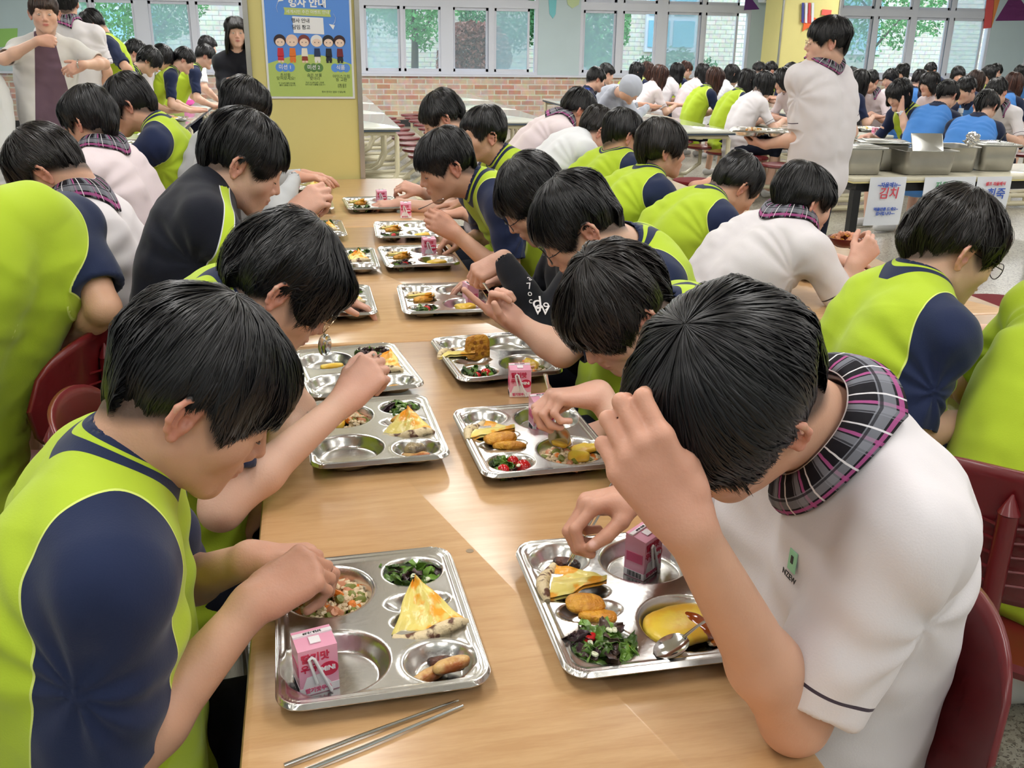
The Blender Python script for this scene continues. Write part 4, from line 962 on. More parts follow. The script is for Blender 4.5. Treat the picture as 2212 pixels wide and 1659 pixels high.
    if hood:
        T.el(H+R.T@V([0, -.02, .025]), R, (.105, .125, .125), .04, 'T') if hood == 2 else T.rc(N+tr*.07-tf*.04, N-tr*.07-tf*.04, .05, .05, .04, 'T')
    if not A:
        for s in (-1, 1): T.rc(sh[s], sh[s]-V([0, 0, .22])+tf*.12, .060, .052, .035, 'S')
    bot = P-V([0, 0, .06])
    T.rc(bot-tr*.05, bot+tr*.05, .125*f_, .125*f_, .05, 'T')
    if stand: T.rc(P+V([0, 0, -.10])-tr*.06, P+V([0, 0, -.10])+tr*.06, .125*f_, .125*f_, .05, 'T')
    T.rc(nb+(N-nb)*.35, nb+(N-nb)*.8+0*N, neckr+.004, neckr+.006, .004, 'N', True)
    vs, fs = T.mesh(th)
    dT = T.at(vs, {'T'}); dS = T.at(vs, {'S'})
    ax = N-nb; L_ = np.linalg.norm(ax); ax = ax/L_; q = vs-nb; t = q@ax; dist = np.sqrt(np.maximum((q**2).sum(1)-t*t, 0)); fr = (q@tf)/(dist+1e-6)
    neck = np.maximum(dist-(neckr+.030+.022*np.clip(fr, 0, 1)**2), t-L_*.98-.05*np.clip(fr, 0, 1))
    hem = np.full(len(vs), 1.)
    for s, (a0, E, W, a) in A.items():
        e = a0+(E-a0)*min(a.get('sl', sleeve), 1.); dr = nrm(e-a0); m = ((vs-e)**2).sum(1) < .012; hem = np.where(m & (dS < .006) & (dT > .012), np.minimum(hem, np.abs((e-vs)@dr)), hem)
    # folds
    wv = vnoise(vs*V([1, 1, .25 if stand else .55]), 11, seed)*.0065+vnoise(vs+V([0, 0, 1])*vs[:, :1]*.4, 24, seed+2)*.0028
    for s, (a0, E, W, a) in A.items():   # radiating creases under the arm
        c = a0-sdir*.10; r = np.sqrt(((vs-c)**2).sum(1)); an = np.arctan2((vs-c)@tf, (vs-c)@sdir); wv += .0035*np.sin(an*9+s)*np.exp(-((r-.11)/.07)**2)
    low = np.clip((P[2]+.22-vs[:, 2])/.2, 0, 1); wv += (0 if stand else 1)*low*.003*np.sin(vs[:, 2]*95+vnoise(vs, 9, seed)*3)
    vs = vs+T.nrm*(wv*np.clip((dist-.07)/.03, 0.1, 1))[:, None]
    seam = (dT-dS)*.5+.003
    if h < .0075:
        g2 = 0
        for q in np.eye(3)*.003: g2 = g2+(((T.at(vs+q, {'T'})-T.at(vs+q, {'S'}))*.5+.003-seam)/.003)**2
        seam = seam/np.maximum(np.sqrt(g2), .12)
    if cloth == 'track':
        q = vs-N; nf = nrm(tf-sdir*(tf@sdir)); seam = np.where((q@tr > .03) & (q@sdir < .05), q@nf-.028-.25*(q@tr-.05), 9.)
    if openf:
        q = vs-N; lat = q@tr; f1 = q@tf; seam = np.where((f1 > -.02) & (dS > .01), np.maximum(np.abs(lat)-.062-.08*np.clip(-q[:, 2]*1.6, 0, 1), -.05), .05)
    shirt = mesh('shirt', vs, fs, CLOTH[cloth], parent=o, origin=org, attrs=dict(seam=seam, neck=neck, hem=hem))
    # ----- trousers, shoes
    if lr:
        Q = SDF(); Q.rc(P-tr*.06-V([0, 0, .03]), P+tr*.06-V([0, 0, .03]), .122*f_, .122*f_, .04)
        for s, (hp, kn, an) in lr.items():
            Q.rc(hp, kn, .088, .066, .03)
            if not shorts: Q.rc(kn, an, .062, .052, .03)
            else: Q.rc(kn, kn+(an-kn)*.12, .064, .062, .02)
        v2, f2 = Q.mesh(max(h, .012), False); mesh('trousers', v2, f2, M_TRS, parent=o, origin=org)
        for s, (hp, kn, an) in lr.items():
            kd = tf if (stand or knees is None) else nrm(V(knees, float)); a2 = an.copy(); a2[2] = .045
            Q = SDF(); Q.rc(a2-kd*.03, a2+kd*.13, .042, .036, .02); v2, f2 = Q.mesh(.012, False); mesh('shoe', v2, f2, M_SHOE, parent=o, origin=org)
    # ----- hair
    v2, f2, tn = hair(H, R, hst, nh, seed, hsty_res, mess)
    if hood != 2:
        ho = mesh('hair', v2, f2, HAIR[hcol], parent=o, origin=org, attrs=dict(tone=tn))
        if tails: tb = tail(H, R, seed=seed, **tails); mesh('ponytail', tb.v, tb.f, HAIR[hcol], parent=o, origin=org)
    # ----- eyes
    L = lambda x, y, z: H+R.T@V([x, y, z])
    if h < .0075:
        for s in (-1, 1):
            mb = MB()
            if eyes == 'shut':
                pts = [L(s*(.031+.0135*c), .0915-.006*abs(c)**2*1.2+.0002, -.003-.003*(1-c*c)) for c in np.linspace(-1, 1, 7)]
                mb.tube(pts, [.0005, .0011, .0013, .0013, .0013, .0011, .0005], 5); e_ = mb.build('eye', M_EYE, o, smooth=True, origin=org)
            else:
                mb.lathe((0, 0, 0), [(.0001, -.006), (.009, -.004), (.012, 0), (.009, .004), (.0001, .006)], 12); vv = V(mb.v)@V([[1, 0, 0], [0, .0, 1], [0, .75, 0]])
                vv = V([[p[0]*1.05, p[2]*.55, p[1]*.55+0] for p in V(mb.v)*1.0]); W_ = MB(); W_.add([L(s*.031+p[0]*.9, .0885+p[1]*1.0, .001+p[2]*1.15) for p in V(mb.v)[:, [0, 2, 1]]*V([1, 1, .32])], mb.f)
                e_ = W_.build('eye', M_EYEW, o, smooth=True, origin=org)
                q = MB(); q.tube([L(s*.031, .0895, .001), L(s*.031, .0925, .001)], [.0062, .0056], 12); q.build('iris', M_EYE, e_, smooth=True, origin=org)
            q = MB(); q.tube([L(s*(.015+.03*c), .0895-.010*c*c*1.2, .024+.004*c-.004*c*c*1.5) for c in np.linspace(0, 1, 6)], list(V([.0010, .0022, .0024, .0020, .0014, .0006])*(1.7 if eyes == 'open' else 1)), 6, flat=.5); q.build('eyebrow', M_BROW, o, smooth=True, origin=org)
    if glasses:
        gm = M_GLG if glasses == 'gold' else M_GLM; q = MB(); lens = []
        for s in (-1, 1):
            cc = [(s*.033+.021*math.cos(t), .106-.004*abs(math.cos(t)), -.002+.0185*math.sin(t)) for t in np.linspace(0, 2*math.pi, 21)]
            q.tube([L(*p) for p in cc], .0011, 6, False); lens.append(MB()); lens[-1].add([L(*p) for p in cc[:-1]]+[L(p[0], p[1]-.0008, p[2]) for p in cc[:-1]], [tuple(range(20)), tuple(range(20, 40))[::-1]])
            q.tube([L(s*.054, .102, .003), L(s*.074, .085, .004), L(s*.080, .03, .006), L(s*.083, -.008, .010), L(s*.082, -.025, -.012)], .0012, 6)
        q.tube([L(-.012, .106, .002), L(0, .108, .005), L(.012, .106, .002)], .0011, 6)
        go = q.build('glasses', gm, o, smooth=True, origin=org); [l_.build('lens', M_LENS, go, origin=org) for l_ in lens]
    # ----- collar
    if collar:
        n_ = 44; rows = 9; ax_ = nrm(nb-N); f2 = nrm(tf-ax_*(tf@ax_)); r2 = np.cross(ax_, f2); r2 = -r2 if r2@tr < 0 else r2
        an = np.radians(np.linspace(-148, 148, n_)); opn = np.abs(an)/math.radians(160); D_ = -np.cos(an)[:, None]*f2+np.sin(an)[:, None]*r2
        def drape(rad_, lift):
            p = N+D_*rad_[:, None]+ax_*.10
            for it in range(40):
                dd = T.ev(p[:, None], p)[:, 0]; p = p-ax_*np.clip(dd-lift, -.004, .02)[:, None]*.9
            tv = (p-N)@ax_; dd = T.ev(p[:, None], p)[:, 0]; ok = (dd < .012) & (tv > -.09); tv2 = np.interp(np.arange(n_), np.nonzero(ok)[0], tv[ok]) if ok.any() else tv*0
            return p+ax_*(tv2-tv)[:, None]
        inn = drape(np.full(n_, neckr+.016), .002); out = drape(neckr+.046+.016*opn**3, .004); hs = (.034-.016*opn**2)[:, None]
        top = inn+ax_*hs-D_*.004; cl = []; uu = []; vv_ = []
        ts = [0, .5, 1, 1.15, 1.4, 1.6, 1.8, 1.92, 2.0]
        for i in range(n_):
            for t_ in ts:
                if t_ <= 1: p = inn[i]+(top[i]-inn[i])*t_
                else: k = t_-1; p = top[i]*(1-k)+out[i]*k+ax_*(.010*math.sin(math.pi*min(1, k*1.0)))*(1-.4*opn[i])+D_[i]*.008*math.sin(math.pi*k)
                cl.append(p); uu.append(an[i]*.085); vv_.append(t_*.034)
        fs_ = V([(i*rows+j, (i+1)*rows+j, (i+1)*rows+j+1, i*rows+j+1) for i in range(n_-1) for j in range(rows-1)])
        co = mesh('collar', cl, fs_, M_PLAID, parent=o, origin=org, attrs=dict(u=uu, v=vv_))
        sd = co.modifiers.new('thick', 'SOLIDIFY'); sd.thickness = .002
    if extra: extra(o, org, locals())
    return o
# ------------------------------------------------------------------ trays and food on the middle table
t = tray(.055, 1.168, 1.5, 'nearest steel tray at left with fried rice, milk and a pizza slice')
grains('fried_rice', lambda u, v, w=0: t(u-.058, v+.086, w), .056, .056, 420, 'fried rice with carrot bits in the nearest left tray', 1, hgt=.020)
carton(t, (-.086, -.100, .0015), 14, 'milk carton with bent straw standing in the nearest left tray')
salad(lambda u, v, w=0: t(u+.070, v+.115, w), .040, .036, 'dark leaf salad in the nearest left tray', 3)
slice_(lambda u, v, w=.0: t(u+.070, v-.022, w+.010), 8, 'cheesy flatbread slice in the nearest left tray', 2, 1.0, 1.4)
for k, (du, dv, rz, dz) in enumerate(((-.012, -.006, 30, 0), (.010, .004, -20, .006), (.016, -.010, 15, .014))):
    food('sausage_piece', t(.074+du, -.120+dv, .013+dz), (.026, .010, .009), M_SAUS if k != 1 else M_BURN, ('browned', 'charred', 'upper browned')[k]+' sausage piece in the nearest left tray', 'sausage', rz, 0, 5+k, .12, .8)
t = tray(.427, 1.160, 0, 'nearest steel tray at right with omelette, salad and fritters', flip=True)
carton(t, (-.060, -.098, .0015), 38+180-38-180+38, 'milk carton turned cornerwise in the nearest right tray')
for k, (du, dv, rz, dz) in enumerate(((.008, .012, 20, 0), (-.012, .000, -30, .008))):
    food('sausage_piece', t(.074+du, -.112+dv, .012+dz), (.024, .010, .009), M_BURN, ('lower', 'upper')[k]+' charred sausage held by chopsticks, nearest right tray', 'sausage', rz, 0, 15+k, .16, .8)
slice_(lambda u, v, w=0: t(u+.082, v-.045, w+.012), 250, 'pale flatbread slice in the nearest right tray', 5, 1.0, .6)
fritters(lambda u, v, w=.01: t(u+.062, v+.035, w+.012), 160, 'in the nearest right tray', 2, 3)
salad(lambda u, v, w=0: t(u+.070, v+.115, w+.004), .046, .042, 'dark leaf salad with peppers in the nearest right tray', 8, 56)
for nm, u, v, w_, r, m_, lb, rz_ in (('pepper_strip', .112, .108, .014, (.006, .022, .005), M_YPEP, 'yellow pepper strip at the salad edge, nearest right tray', 20), ('pepper_strip', .082, .095, .026, (.016, .006, .004), M_TOM, 'red pepper piece on the salad, nearest right tray', 40), ('carrot_piece', .040, .122, .022, (.006, .005, .004), M_CARROT, 'small orange carrot piece on the salad, nearest right tray', 10)): food(nm, t(u, v, w_), r, m_, lb, 'vegetable', rz_, .3, 2, .1, .8)
food('omelette', t(-.058, .078, .016), (.056, .044, .013), M_EGG, 'folded yellow omelette in the nearest right tray', 'omelette', 10, 0, 3, .10, .75, sc=18)
q = MB()
vs, fs = blob((0, 0, 0), (.016, .040, .0135), rz3(.5), 9, .15, sc=30); q.add(vs, fs); tag(q.build('sauce', M_SAUCE, smooth=True, origin=(0, 0, 0)), 'brown sauce streak over the omelette, nearest right tray', 'sauce').location = t(-.078, .084, .0185)
grains('fried_rice', lambda u, v, w=0: t(u-.100, v+.085, w), .022, .035, 60, 'rice remains beside the omelette, nearest right tray', 12)
t = tray(.103, 1.870, 1.5, 'second steel tray on the left side with an empty large cell')
slice_(lambda u, v, w=0: t(u+.070, v-.018, w+.010), -4, 'flatbread slice in the second left tray', 7, 1.0, 1.0)
food('fritter', t(.066, .034, .030), (.030, .012, .009), M_FRIT, 'single golden fritter on the second left tray', 'fritter', 24, .1, 4, .12, .8)
salad(lambda u, v, w=0: t(u+.070, v+.115, w), .038, .034, 'mixed salad in the second left tray', 13, 30, (.55, .15, .3))
food('fish_piece', t(.072, -.112, .020), (.024, .016, .013), M_FISH, 'silvery fish piece in the second left tray', 'fish', 20, .3, 8, .16, .8)
food('sausage_piece', t(.074, -.126, .012), (.030, .012, .008), M_SAUS, 'orange browned sausage in the second left tray', 'sausage', -10, 0, 9, .16, .8)
grains('fried_rice', lambda u, v, w=0: t(u-.040, v+.092, w), .035, .040, 130, 'white and pink rice in the second left tray', 14, hgt=.02)
food('omelette', t(-.082, .084, .014), (.026, .036, .010), M_EGG, 'pale omelette piece in the second left tray', 'omelette', 0, 0, 6, .1, .7, sc=18)
t = tray(.085, 2.270, 8, 'third steel tray on the left side with salad at its far corner')
slice_(lambda u, v, w=0: t(u+.068, v-.010, w+.010), -20, 'orange topped flatbread in the third left tray', 9, 1.05, 1.0)
salad(lambda u, v, w=0: t(u+.070, v+.115, w), .040, .036, 'dark salad in the third left tray', 17, 40, (.45, .4, .15))
food('omelette', t(-.050, .070, .012), (.030, .014, .008), M_EGG, 'omelette scrap in the third left tray', 'omelette', 15, 0, 7, .2, .7, sc=40)
food('fritter', t(.070, -.120, .010), (.014, .008, .006), M_FRIT, 'fritter crumb in the third left tray', 'fritter', 10, 0, 8)
t = tray(.420, 1.772, 2, 'second steel tray on the right side with tomatoes and milk', flip=True)
carton(t, (-.052, -.098, .0015), 4, 'milk carton standing in the second right tray')
slice_(lambda u, v, w=0: t(u+.085, v-.040, w+.012), 240, 'sauced flatbread slice in the second right tray', 11, 1.0, .7)
fritters(lambda u, v, w=.01: t(u+.060, v+.032, w+.014), 175, 'in the second right tray', 2, 13, (.034, .016, .010))
for k, (du, dv, rr) in enumerate(((.020, .018, .0125), (-.022, .012, .0155), (-.008, -.016, .0125))):
    food('cherry_tomato', t(.070+du, .115+dv, .018), (rr, rr, rr*.95), M_TOM, ('left', 'right', 'rear')[k]+' cherry tomato in the second right tray', 'tomato', 0, 0, k, .01, group='cherry tomatoes')
salad(lambda u, v, w=0: t(u+.074, v+.113, w-.002), .036, .034, 'light green salad between tomatoes in the second right tray', 19, 26, (.7, .1, .2))
grains('fried_rice', lambda u, v, w=0: t(u-.060, v+.082, w), .058, .058, 330, 'fried rice under omelette in the second right tray', 21, hgt=.012)
for k, (du, dv, rz, dz, r) in enumerate(((-.030, .000, 20, .010, (.030, .020, .006)), (.012, -.030, 60, .020, (.028, .020, .007)), (-.010, .030, -30, .008, (.022, .014, .005)))):
    food('omelette', t(-.060+du, .082+dv, .014+dz), r, M_EGG, ('right', 'lifted', 'near')[k]+' torn omelette piece in the second right tray', 'omelette', rz, .3*k, 23+k, .22, .7, sc=40)
t = tray(.447, 2.318, 5, 'third steel tray on the right side with lotus root fritter', flip=True)
slice_(lambda u, v, w=0: t(u+.092, v-.030, w+.010), 225, 'spotted flatbread slice in the third right tray', 14, .95, .6)
q = MB(); c0 = t(.045, .000, .048); Rq = rz3(.2)@V([[1, 0, 0], [0, .3, -.95], [0, .95, .3]])
vs, fs = blob((0, 0, 0), (.034, .034, .008), Rq, 31, .08, n=18, box=.6); q.add(vs, fs); lo_ = q.build('lotus_fritter', M_FRIT, smooth=True, origin=(0, 0, 0)); lo_.location = c0; tag(lo_, 'upright golden lotus root fritter with holes, third right tray', 'fritter')
q = MB(); [q.tube([Rq@V([.017*math.cos(a), .017*math.sin(a), -.0095]), Rq@V([.017*math.cos(a), .017*math.sin(a), .0095])], .0048, 8) for a in np.linspace(0, 6.28, 7)[:-1]]; q.build('hole', mat('fritter_hole', (150, 92, 26), rough=.7), lo_)
for k, (du, dv, rr) in enumerate(((.012, .012, .012), (-.016, -.002, .014))):
    food('cherry_tomato', t(.070+du, .115+dv, .017), (rr, rr, rr*.95), M_TOM, ('left', 'right')[k]+' cherry tomato in the third right tray', 'tomato', 0, 0, k, .01, group='cherry tomatoes')
salad(lambda u, v, w=0: t(u+.074, v+.115, w-.002), .036, .032, 'salad with tomatoes in the third right tray', 23, 24)
food('omelette', t(-.075, .080, .018), (.030, .020, .010), M_EGG, 'omelette pieces in the third right tray', 'omelette', 70, .3, 33, .3, .7, sc=40)
grains('fried_rice', lambda u, v, w=0: t(u-.064, v+.080, w), .046, .046, 150, 'fried rice in the third right tray', 25)
carton(None, PZ(1122, 852, .7405), -6, 'milk carton standing on the table beside the third right tray')
def generic(t, where, seed, tom=True, milk=None, flip=False, small=.7):
    slice_(lambda u, v, w=0: t(u+.060, v-.012, w+.010), 200 if flip else -8, 'flatbread slice in '+where, seed, .95, .9)
    food('fritter', t(.064, .034, .030), (.032, .015, .010), M_FRIT, 'golden fritter in '+where, 'fritter', 20, .1, seed, .12, .8)
    salad(lambda u, v, w=0: t(u+.070, v+.115, w), .036, .032, 'salad in '+where, seed, 22)
    if tom: food('cherry_tomato', t(.062, .118, .020), (.013, .013, .012), M_TOM, 'cherry tomato in '+where, 'tomato', 0, 0, 1, .01, group='cherry tomatoes')
    food('omelette', t(-.062, .084, .014), (.036, .024, .010), M_EGG, 'omelette piece in '+where, 'omelette', 30, 0, seed, .2, .7, sc=40)
    if milk is not None: carton(t, (-.06, -.10, .0015), milk, 'milk carton in '+where)
for a in [(.040, 2.94, .5, 'the tray under the reaching hand, left side', 0, 0, None), (.095, 3.54, 0, 'the left tray just before the second table seam', 0, 1, None), (.00, 4.16, 2, 'the sixth left tray, just past the seam', 0, 0, None), (-.03, 4.84, 1, 'the seventh left tray under the raised fist', 0, 0, 5), (-.02, 5.50, -2, 'the farthest left tray by the yellow column', 0, 0, 10),
          (.395, 2.925, -2, 'the fourth right tray', 1, 1, None), (.385, 3.560, 1.7, 'the fifth right tray', 1, 1, 6), (.400, 4.10, -2, 'the sixth right tray', 1, 1, None), (.30, 4.82, 3, 'the farthest right tray under the hand', 1, 0, 4)]:
    t = tray(*a[:3], 'steel tray: '+a[3].replace('the ', '', 1)+', with food', flip=bool(a[4])); generic(t, a[3], int(a[1]*100), bool(a[5]), a[6], bool(a[4]))
carton(None, PZ(1003, 660, .7405), 100, 'milk carton at the right rim of the fourth right tray').location.x += .02
carton(None, PZ(877, 470, .7405), -5, 'milk carton behind the sixth right tray')
for a in [(1.80, 2.13, -14, 'tray before the boy in glasses on the right table'), (1.83, 3.20, 5, 'tray beside the white polo boy on the right table'), (1.78, 3.75, 0, 'tray farther along the right table')]:
    t = tray(*a[:3], 'steel '+a[3]); generic(t, 'the '+a[3], int(a[1]*77), False)
for x, y, n_ in ((-1.25, 7.9, 'first'), (-1.25, 8.7, 'second'), (-1.28, 9.4, 'third'), (-1.3, 10.3, 'fourth')):
    t = tray(x, y, 2, '%s tray of food on the pale table at far left' % n_); food('omelette', t(0, 0, .02), (.05, .07, .02), M_EGG, 'yellow food heap on the %s far left tray' % n_, 'food', 0, 0, int(y*3), .3)
# chopsticks, spoons
sticks(PZ(995, 1518, .7445), PZ(620, 1665, .7445), 'pair of metal chopsticks lying at the near left table edge', gap=.020, r=.0026)
sticks(PZ(1226, 1222, .765), PY(1345, 1015, 1.245), 'metal chopsticks held over the nearest right tray', gap=.020, r=.0024)
spoon(PY(702, 745, 1.98), PY(697, 655, 1.98)+V([0, 0, .0]), 'spoon with its bowl down, before the glasses of the left boy', 1.0, face=(.5, -.6, .6))
spoon(PY(1208, 945, 1.70), PY(1178, 808, 1.66), 'spoon lifting omelette over the second right tray', 1.2, face=(-.3, -.5, .8))
spoon(PY(1112, 712, 2.35), PY(1045, 612, 2.25), 'thin spoon held by the pointing hand', .8)
spoon(PZ(1450, 1395, .775), PZ(1570, 1310, .80), 'spoon resting in the omelette cell, nearest right tray', 1.1)
sticks(PZ(1110, 752, .768), PZ(1240, 758, .768), 'chopsticks lying across the third right tray', gap=.010)
spoon(PY(952, 432, 3.40), PY(905, 452, 3.32), 'spoon in the mouth of the grimacing boy', .7)
sticks(PY(782, 800, 1.9), PY(815, 765, 1.78), 'short view of chopsticks in the raised hand at left', gap=.014)
# small round sticker mark on the table
q = MB(); c = PZ(1015, 1190, .7402); q.lathe((0, 0, 0), [(.0065, 0), (.0065, .0004)], 18); o = q.build('sticker', mat('sticker_grey', (150, 128, 100), rough=.5), origin=(0, 0, 0)); o.location = c; tag(o, 'tiny round grey sticker on the bare wood between the two nearest trays', 'sticker')
def on_surface(T, x, y, off=.002):
    d = ray(x, y); n = np.linalg.norm(d); d = d/n; p = CAM.copy()
    for i in range(200):
        q = float(T.ev(p[None, None], p[None])[0, 0]); 
        if q < off: break
        p = p+d*min(max(q*.8, .0004), .05)
        if i > 198: return None
    e = .004; g = V([float(T.ev((p+v)[None, None], p[None])[0, 0]-T.ev((p-v)[None, None], p[None])[0, 0]) for v in np.eye(3)*e]); return p, nrm(g)
def badge(o, org, L_):
    p, n = on_surface(L_['T'], 1712, 1212); u = nrm(V([0, 0, 1.])-n*n[2]); r = np.cross(u, n); q = MB(); q.box(p-org, (.009, .014, .0008), R=np.stack([r, u, n], 1), bev=.0008); bo = q.build('badge', mat('badge_green', (150, 206, 168), rough=.6), o)
    q = MB(); q.box(p-org+n*.001+u*.002, (.0025, .005, .0006), R=np.stack([r, u, n], 1)); q.build('badge_mark', M_INK, bo)
    text('NZEW', p-u*.021+n*.0015, r, u, .011, M_INK, bo, origin=org)
def lettering(o, org, L_):
    for s, x, y, z in (('S', 1142, 585, .030), ('a', 1142, 602, .030), ('7', 1143, 619, .030), ('o', 1144, 634, .026), ('c', 1146, 650, .026), ('d', 1160, 655, .060), ('8', 1163, 668, .035), ('W', 1170, 672, .045), ('9', 1180, 664, .040)):
        r_ = on_surface(L_['T'], x, y)
        if r_ is None: continue
        p, n = r_; u = nrm(V([0, 0, 1.])-n*n[2]); r = np.cross(u, n); text(s, p+n*.002, r, u, z, M_PW, o, origin=org, name='lettering')
# ------------------------------------------------------------------ students at the middle table
def A_(s, w, hd, hn=(0, 0, 1), pose='relax', **k): return dict(s=s, w=w, hd=hd, hn=hn, pose=pose, **k)
person('boy bottom left, lime and navy tee, head bowed over fried rice', ear=PY(395, 905, 1.085), side=1, yaw=4, pitch=37, N=PY(240, 1040, 1.165), P=(-.31, 1.165, .52),
  arms=[A_(1, PY(545, 1305, 1.11), (.75, .4, .25), (0, -.4, .9), 'pinch', e=PY(225, 1690, .98), k=1.05, hs=1.05), A_(-1, PY(540, 1208, 1.27), (1, -.1, .1), (0, .3, 1), 'hold')],
  cloth='gym', h=.0035, nh=6500, sleeve=.84, hst='bowl', skin=1, hsty_res=(120, 30))
person('boy bottom right, white polo, plaid collar, hand on forehead', H=PD(1572, 872, 1.06), yaw=186, pitch=50, roll=16, N=PY(1812, 945, 1.0), P=(.66, 1.05, .52), tyaw=180, fat=1.02,
  arms=[A_(-1, PY(1485, 1135, .80), (-.42, .15, .62), (-.35, -1, .1), 'brow', e=PY(1715, 1555, .84), k=1.05, hs=1.1), A_(1, PY(1390, 1068, 1.2), (-1, -.1, 0), (0, .3, 1), 'hold', hs=1.05)],
  cloth='polo', h=.0035, nh=6500, collar=True, extra=badge, sleeve=.84, hst='shag', skin=1, neckr=.058, hsty_res=(120, 30))
person('boy with thin gold glasses, second from bottom on the left, elbow raised', ear=PY(600, 640, 1.72), side=1, yaw=2, pitch=42, N=PY(480, 660, 1.84), P=(-.28, 1.82, .52), 
  arms=[A_(1, PY(742, 868, 1.72), (.55, .25, .5), (0, -.6, .6), 'pinch', e=PY(478, 1100, 1.56)), A_(-1, PY(560, 1075, 1.80), (-.4, -.5, -.45), (0, .3, .8), 'relax', e=PY(645, 885, 2.02))],
  cloth='gym', h=.004, nh=4500, hst='shag', glasses='gold', skin=0, sleeve=.72, mess=1.6)
person('boy in black track jacket with lime stripes, raised fist, left side', ear=PY(513, 362, 2.52), side=1, yaw=2, pitch=30, N=PY(445, 420, 2.6), P=(-.36, 2.6, .52),
  arms=[A_(1, PY(628, 470, 2.50), (.7, .1, .55), (-.2, -.7, .5), 'hold', long=True, e=PY(520, 560, 2.40)), A_(-1, PY(700, 640, 2.82), (.8, 0, -.15), (0, 0, 1), 'rest', long=True)],
  cloth='track', h=.005, nh=3000, hst='bowl', skin=0, longsl=True)
person('person in pale grey hoodie half hidden behind the track jacket', H=PD(530, 236, 4.2), yaw=25, pitch=28, N=PY(478, 306, 4.48), P=(-.42, 4.45, .52),
  arms=[A_(1, PY(640, 382, 4.45), (1, 0, 0), pose='rest'), A_(-1, PY(655, 378, 4.7), (1, -.1, 0), pose='rest')], cloth='ash', h=.008, nh=1500, hst='shag', longsl=True, hood=1)
person('boy smiling down, second from bottom on the right, lime tee', ear=PY(1395, 690, 1.68), side=-1, yaw=196, pitch=46, N=PY(1500, 690, 1.80), P=(.80, 1.80, .52), tyaw=182,
  arms=[A_(-1, PY(1292, 852, 1.64), (-1, 0, .05), (.1, .2, 1), 'hold', hs=1.), A_(1, PY(1310, 930, 1.92), (-1, -.2, 0), (0, 0, 1), 'rest')],
  cloth='gym', h=.004, nh=4500, hst='shag', hcol='dark', skin=0, mess=1.5, sleeve=.75)
person('boy in navy framed glasses with raised forefinger, right side', H=PD(1248, 492, 2.34), yaw=176, pitch=40, N=PY(1385, 545, 2.36), P=(.82, 2.36, .52),
  arms=[A_(-1, PY(1120, 700, 2.22), (-.75, .05, .62), (-.35, .7, -.55), 'point', e=PY(1215, 760, 2.15)), A_(1, PY(1190, 760, 2.5), (-1, 0, 0), pose='rest')],
  cloth='gym', h=.0045, nh=3500, hst='bowl', glasses='dark', skin=0, sleeve=.9)
person('boy in black hoodie with white lettering and striped cuff', H=PD(1152, 432, 2.80), yaw=178, pitch=42, N=PY(1255, 500, 2.84), P=(.84, 2.86, .52),
  arms=[A_(-1, PY(1088, 560, 2.68), (-.75, 0, -.35), (-.2, -.5, .8), 'pinch', long=True), A_(1, PY(1080, 600, 3.0), (-1, 0, 0), pose='rest', long=True)],
  cloth='black', h=.005, nh=3000, hst='bowl', glasses='dark', skin=0, longsl=True, extra=lettering)
person('grimacing boy eating from a spoon, lime and navy tee, right side', ear=PY(984, 366, 3.40), side=-1, yaw=187, pitch=22, N=PY(1052, 408, 3.48), P=(.88, 3.5, .52),
  arms=[A_(-1, PY(985, 505, 3.32), (-.8, 0, .5), (-.1, -.9, .3), 'hold', e=PY(1105, 610, 3.25)), A_(1, PY(1010, 520, 3.62), (-1, 0, .1), pose='pinch')],
  cloth='gym', h=.005, nh=2600, hst='bowl', skin=1, sleeve=.7)
person('boy sitting upright behind the grimacing boy, undercut hair', ear=PY(1063, 300, 4.28), side=-1, yaw=192, pitch=6, N=PY(1098, 352, 4.36), P=(.90, 4.4, .52),
  arms=[A_(-1, PY(1000, 460, 4.2), (-1, 0, 0), pose='rest'), A_(1, PY(1000, 440, 4.5), (-1, 0, 0), pose='rest')], cloth='gym', h=.006, nh=2000, hst='short', skin=1)
person('farthest student of the right bench, pink polo, holding a straw', H=PD(955, 255, 4.75), yaw=176, pitch=30, N=PY(1030, 330, 4.9), P=(.92, 4.95, .52),
  arms=[A_(-1, PY(862, 440, 4.72), (-1, 0, -.05), (0, -.3, 1), 'rest'), A_(1, PY(905, 412, 4.9), (-.9, -.1, .35), (0, -.5, .6), 'pinch')], cloth='pink', h=.006, nh=2000, hst='bowl', skin=0)
# ------------------------------------------------------------------ students at the right table, backs to us
person('student at right edge, broad lime back, head out of frame', H=(1.84, 1.78, 1.16), yaw=40, pitch=35, N=(1.68, 1.60, 1.02), P=(1.44, 1.50, .52), tyaw=30, arms=[A_(1, V([1.98, 1.55, .80]), (1, 0, 0)), A_(-1, V([1.80, 1.95, .80]), (1, 0, 0))], cloth='lime', h=.006, nh=1500, fat=1.1)
person('boy in black rimmed glasses, wavy dark hair, lime and navy tee', ear=PY(2082, 556, 1.77), side=1, yaw=-9, pitch=24, N=PY(1965, 640, 1.85), P=(1.26, 1.86, .52), arms=[A_(1, PY(2130, 905, 1.70), (1, 0, 0), e=PY(1955, 935, 1.66), pose='rest'), A_(-1, V([1.85, 2.02, .79]), (1, 0, 0), pose='rest')],
  cloth='gym', h=.0045, nh=4000, hst='short', hcol='dark', glasses='dark', skin=0, sleeve=.9, mess=1.7)
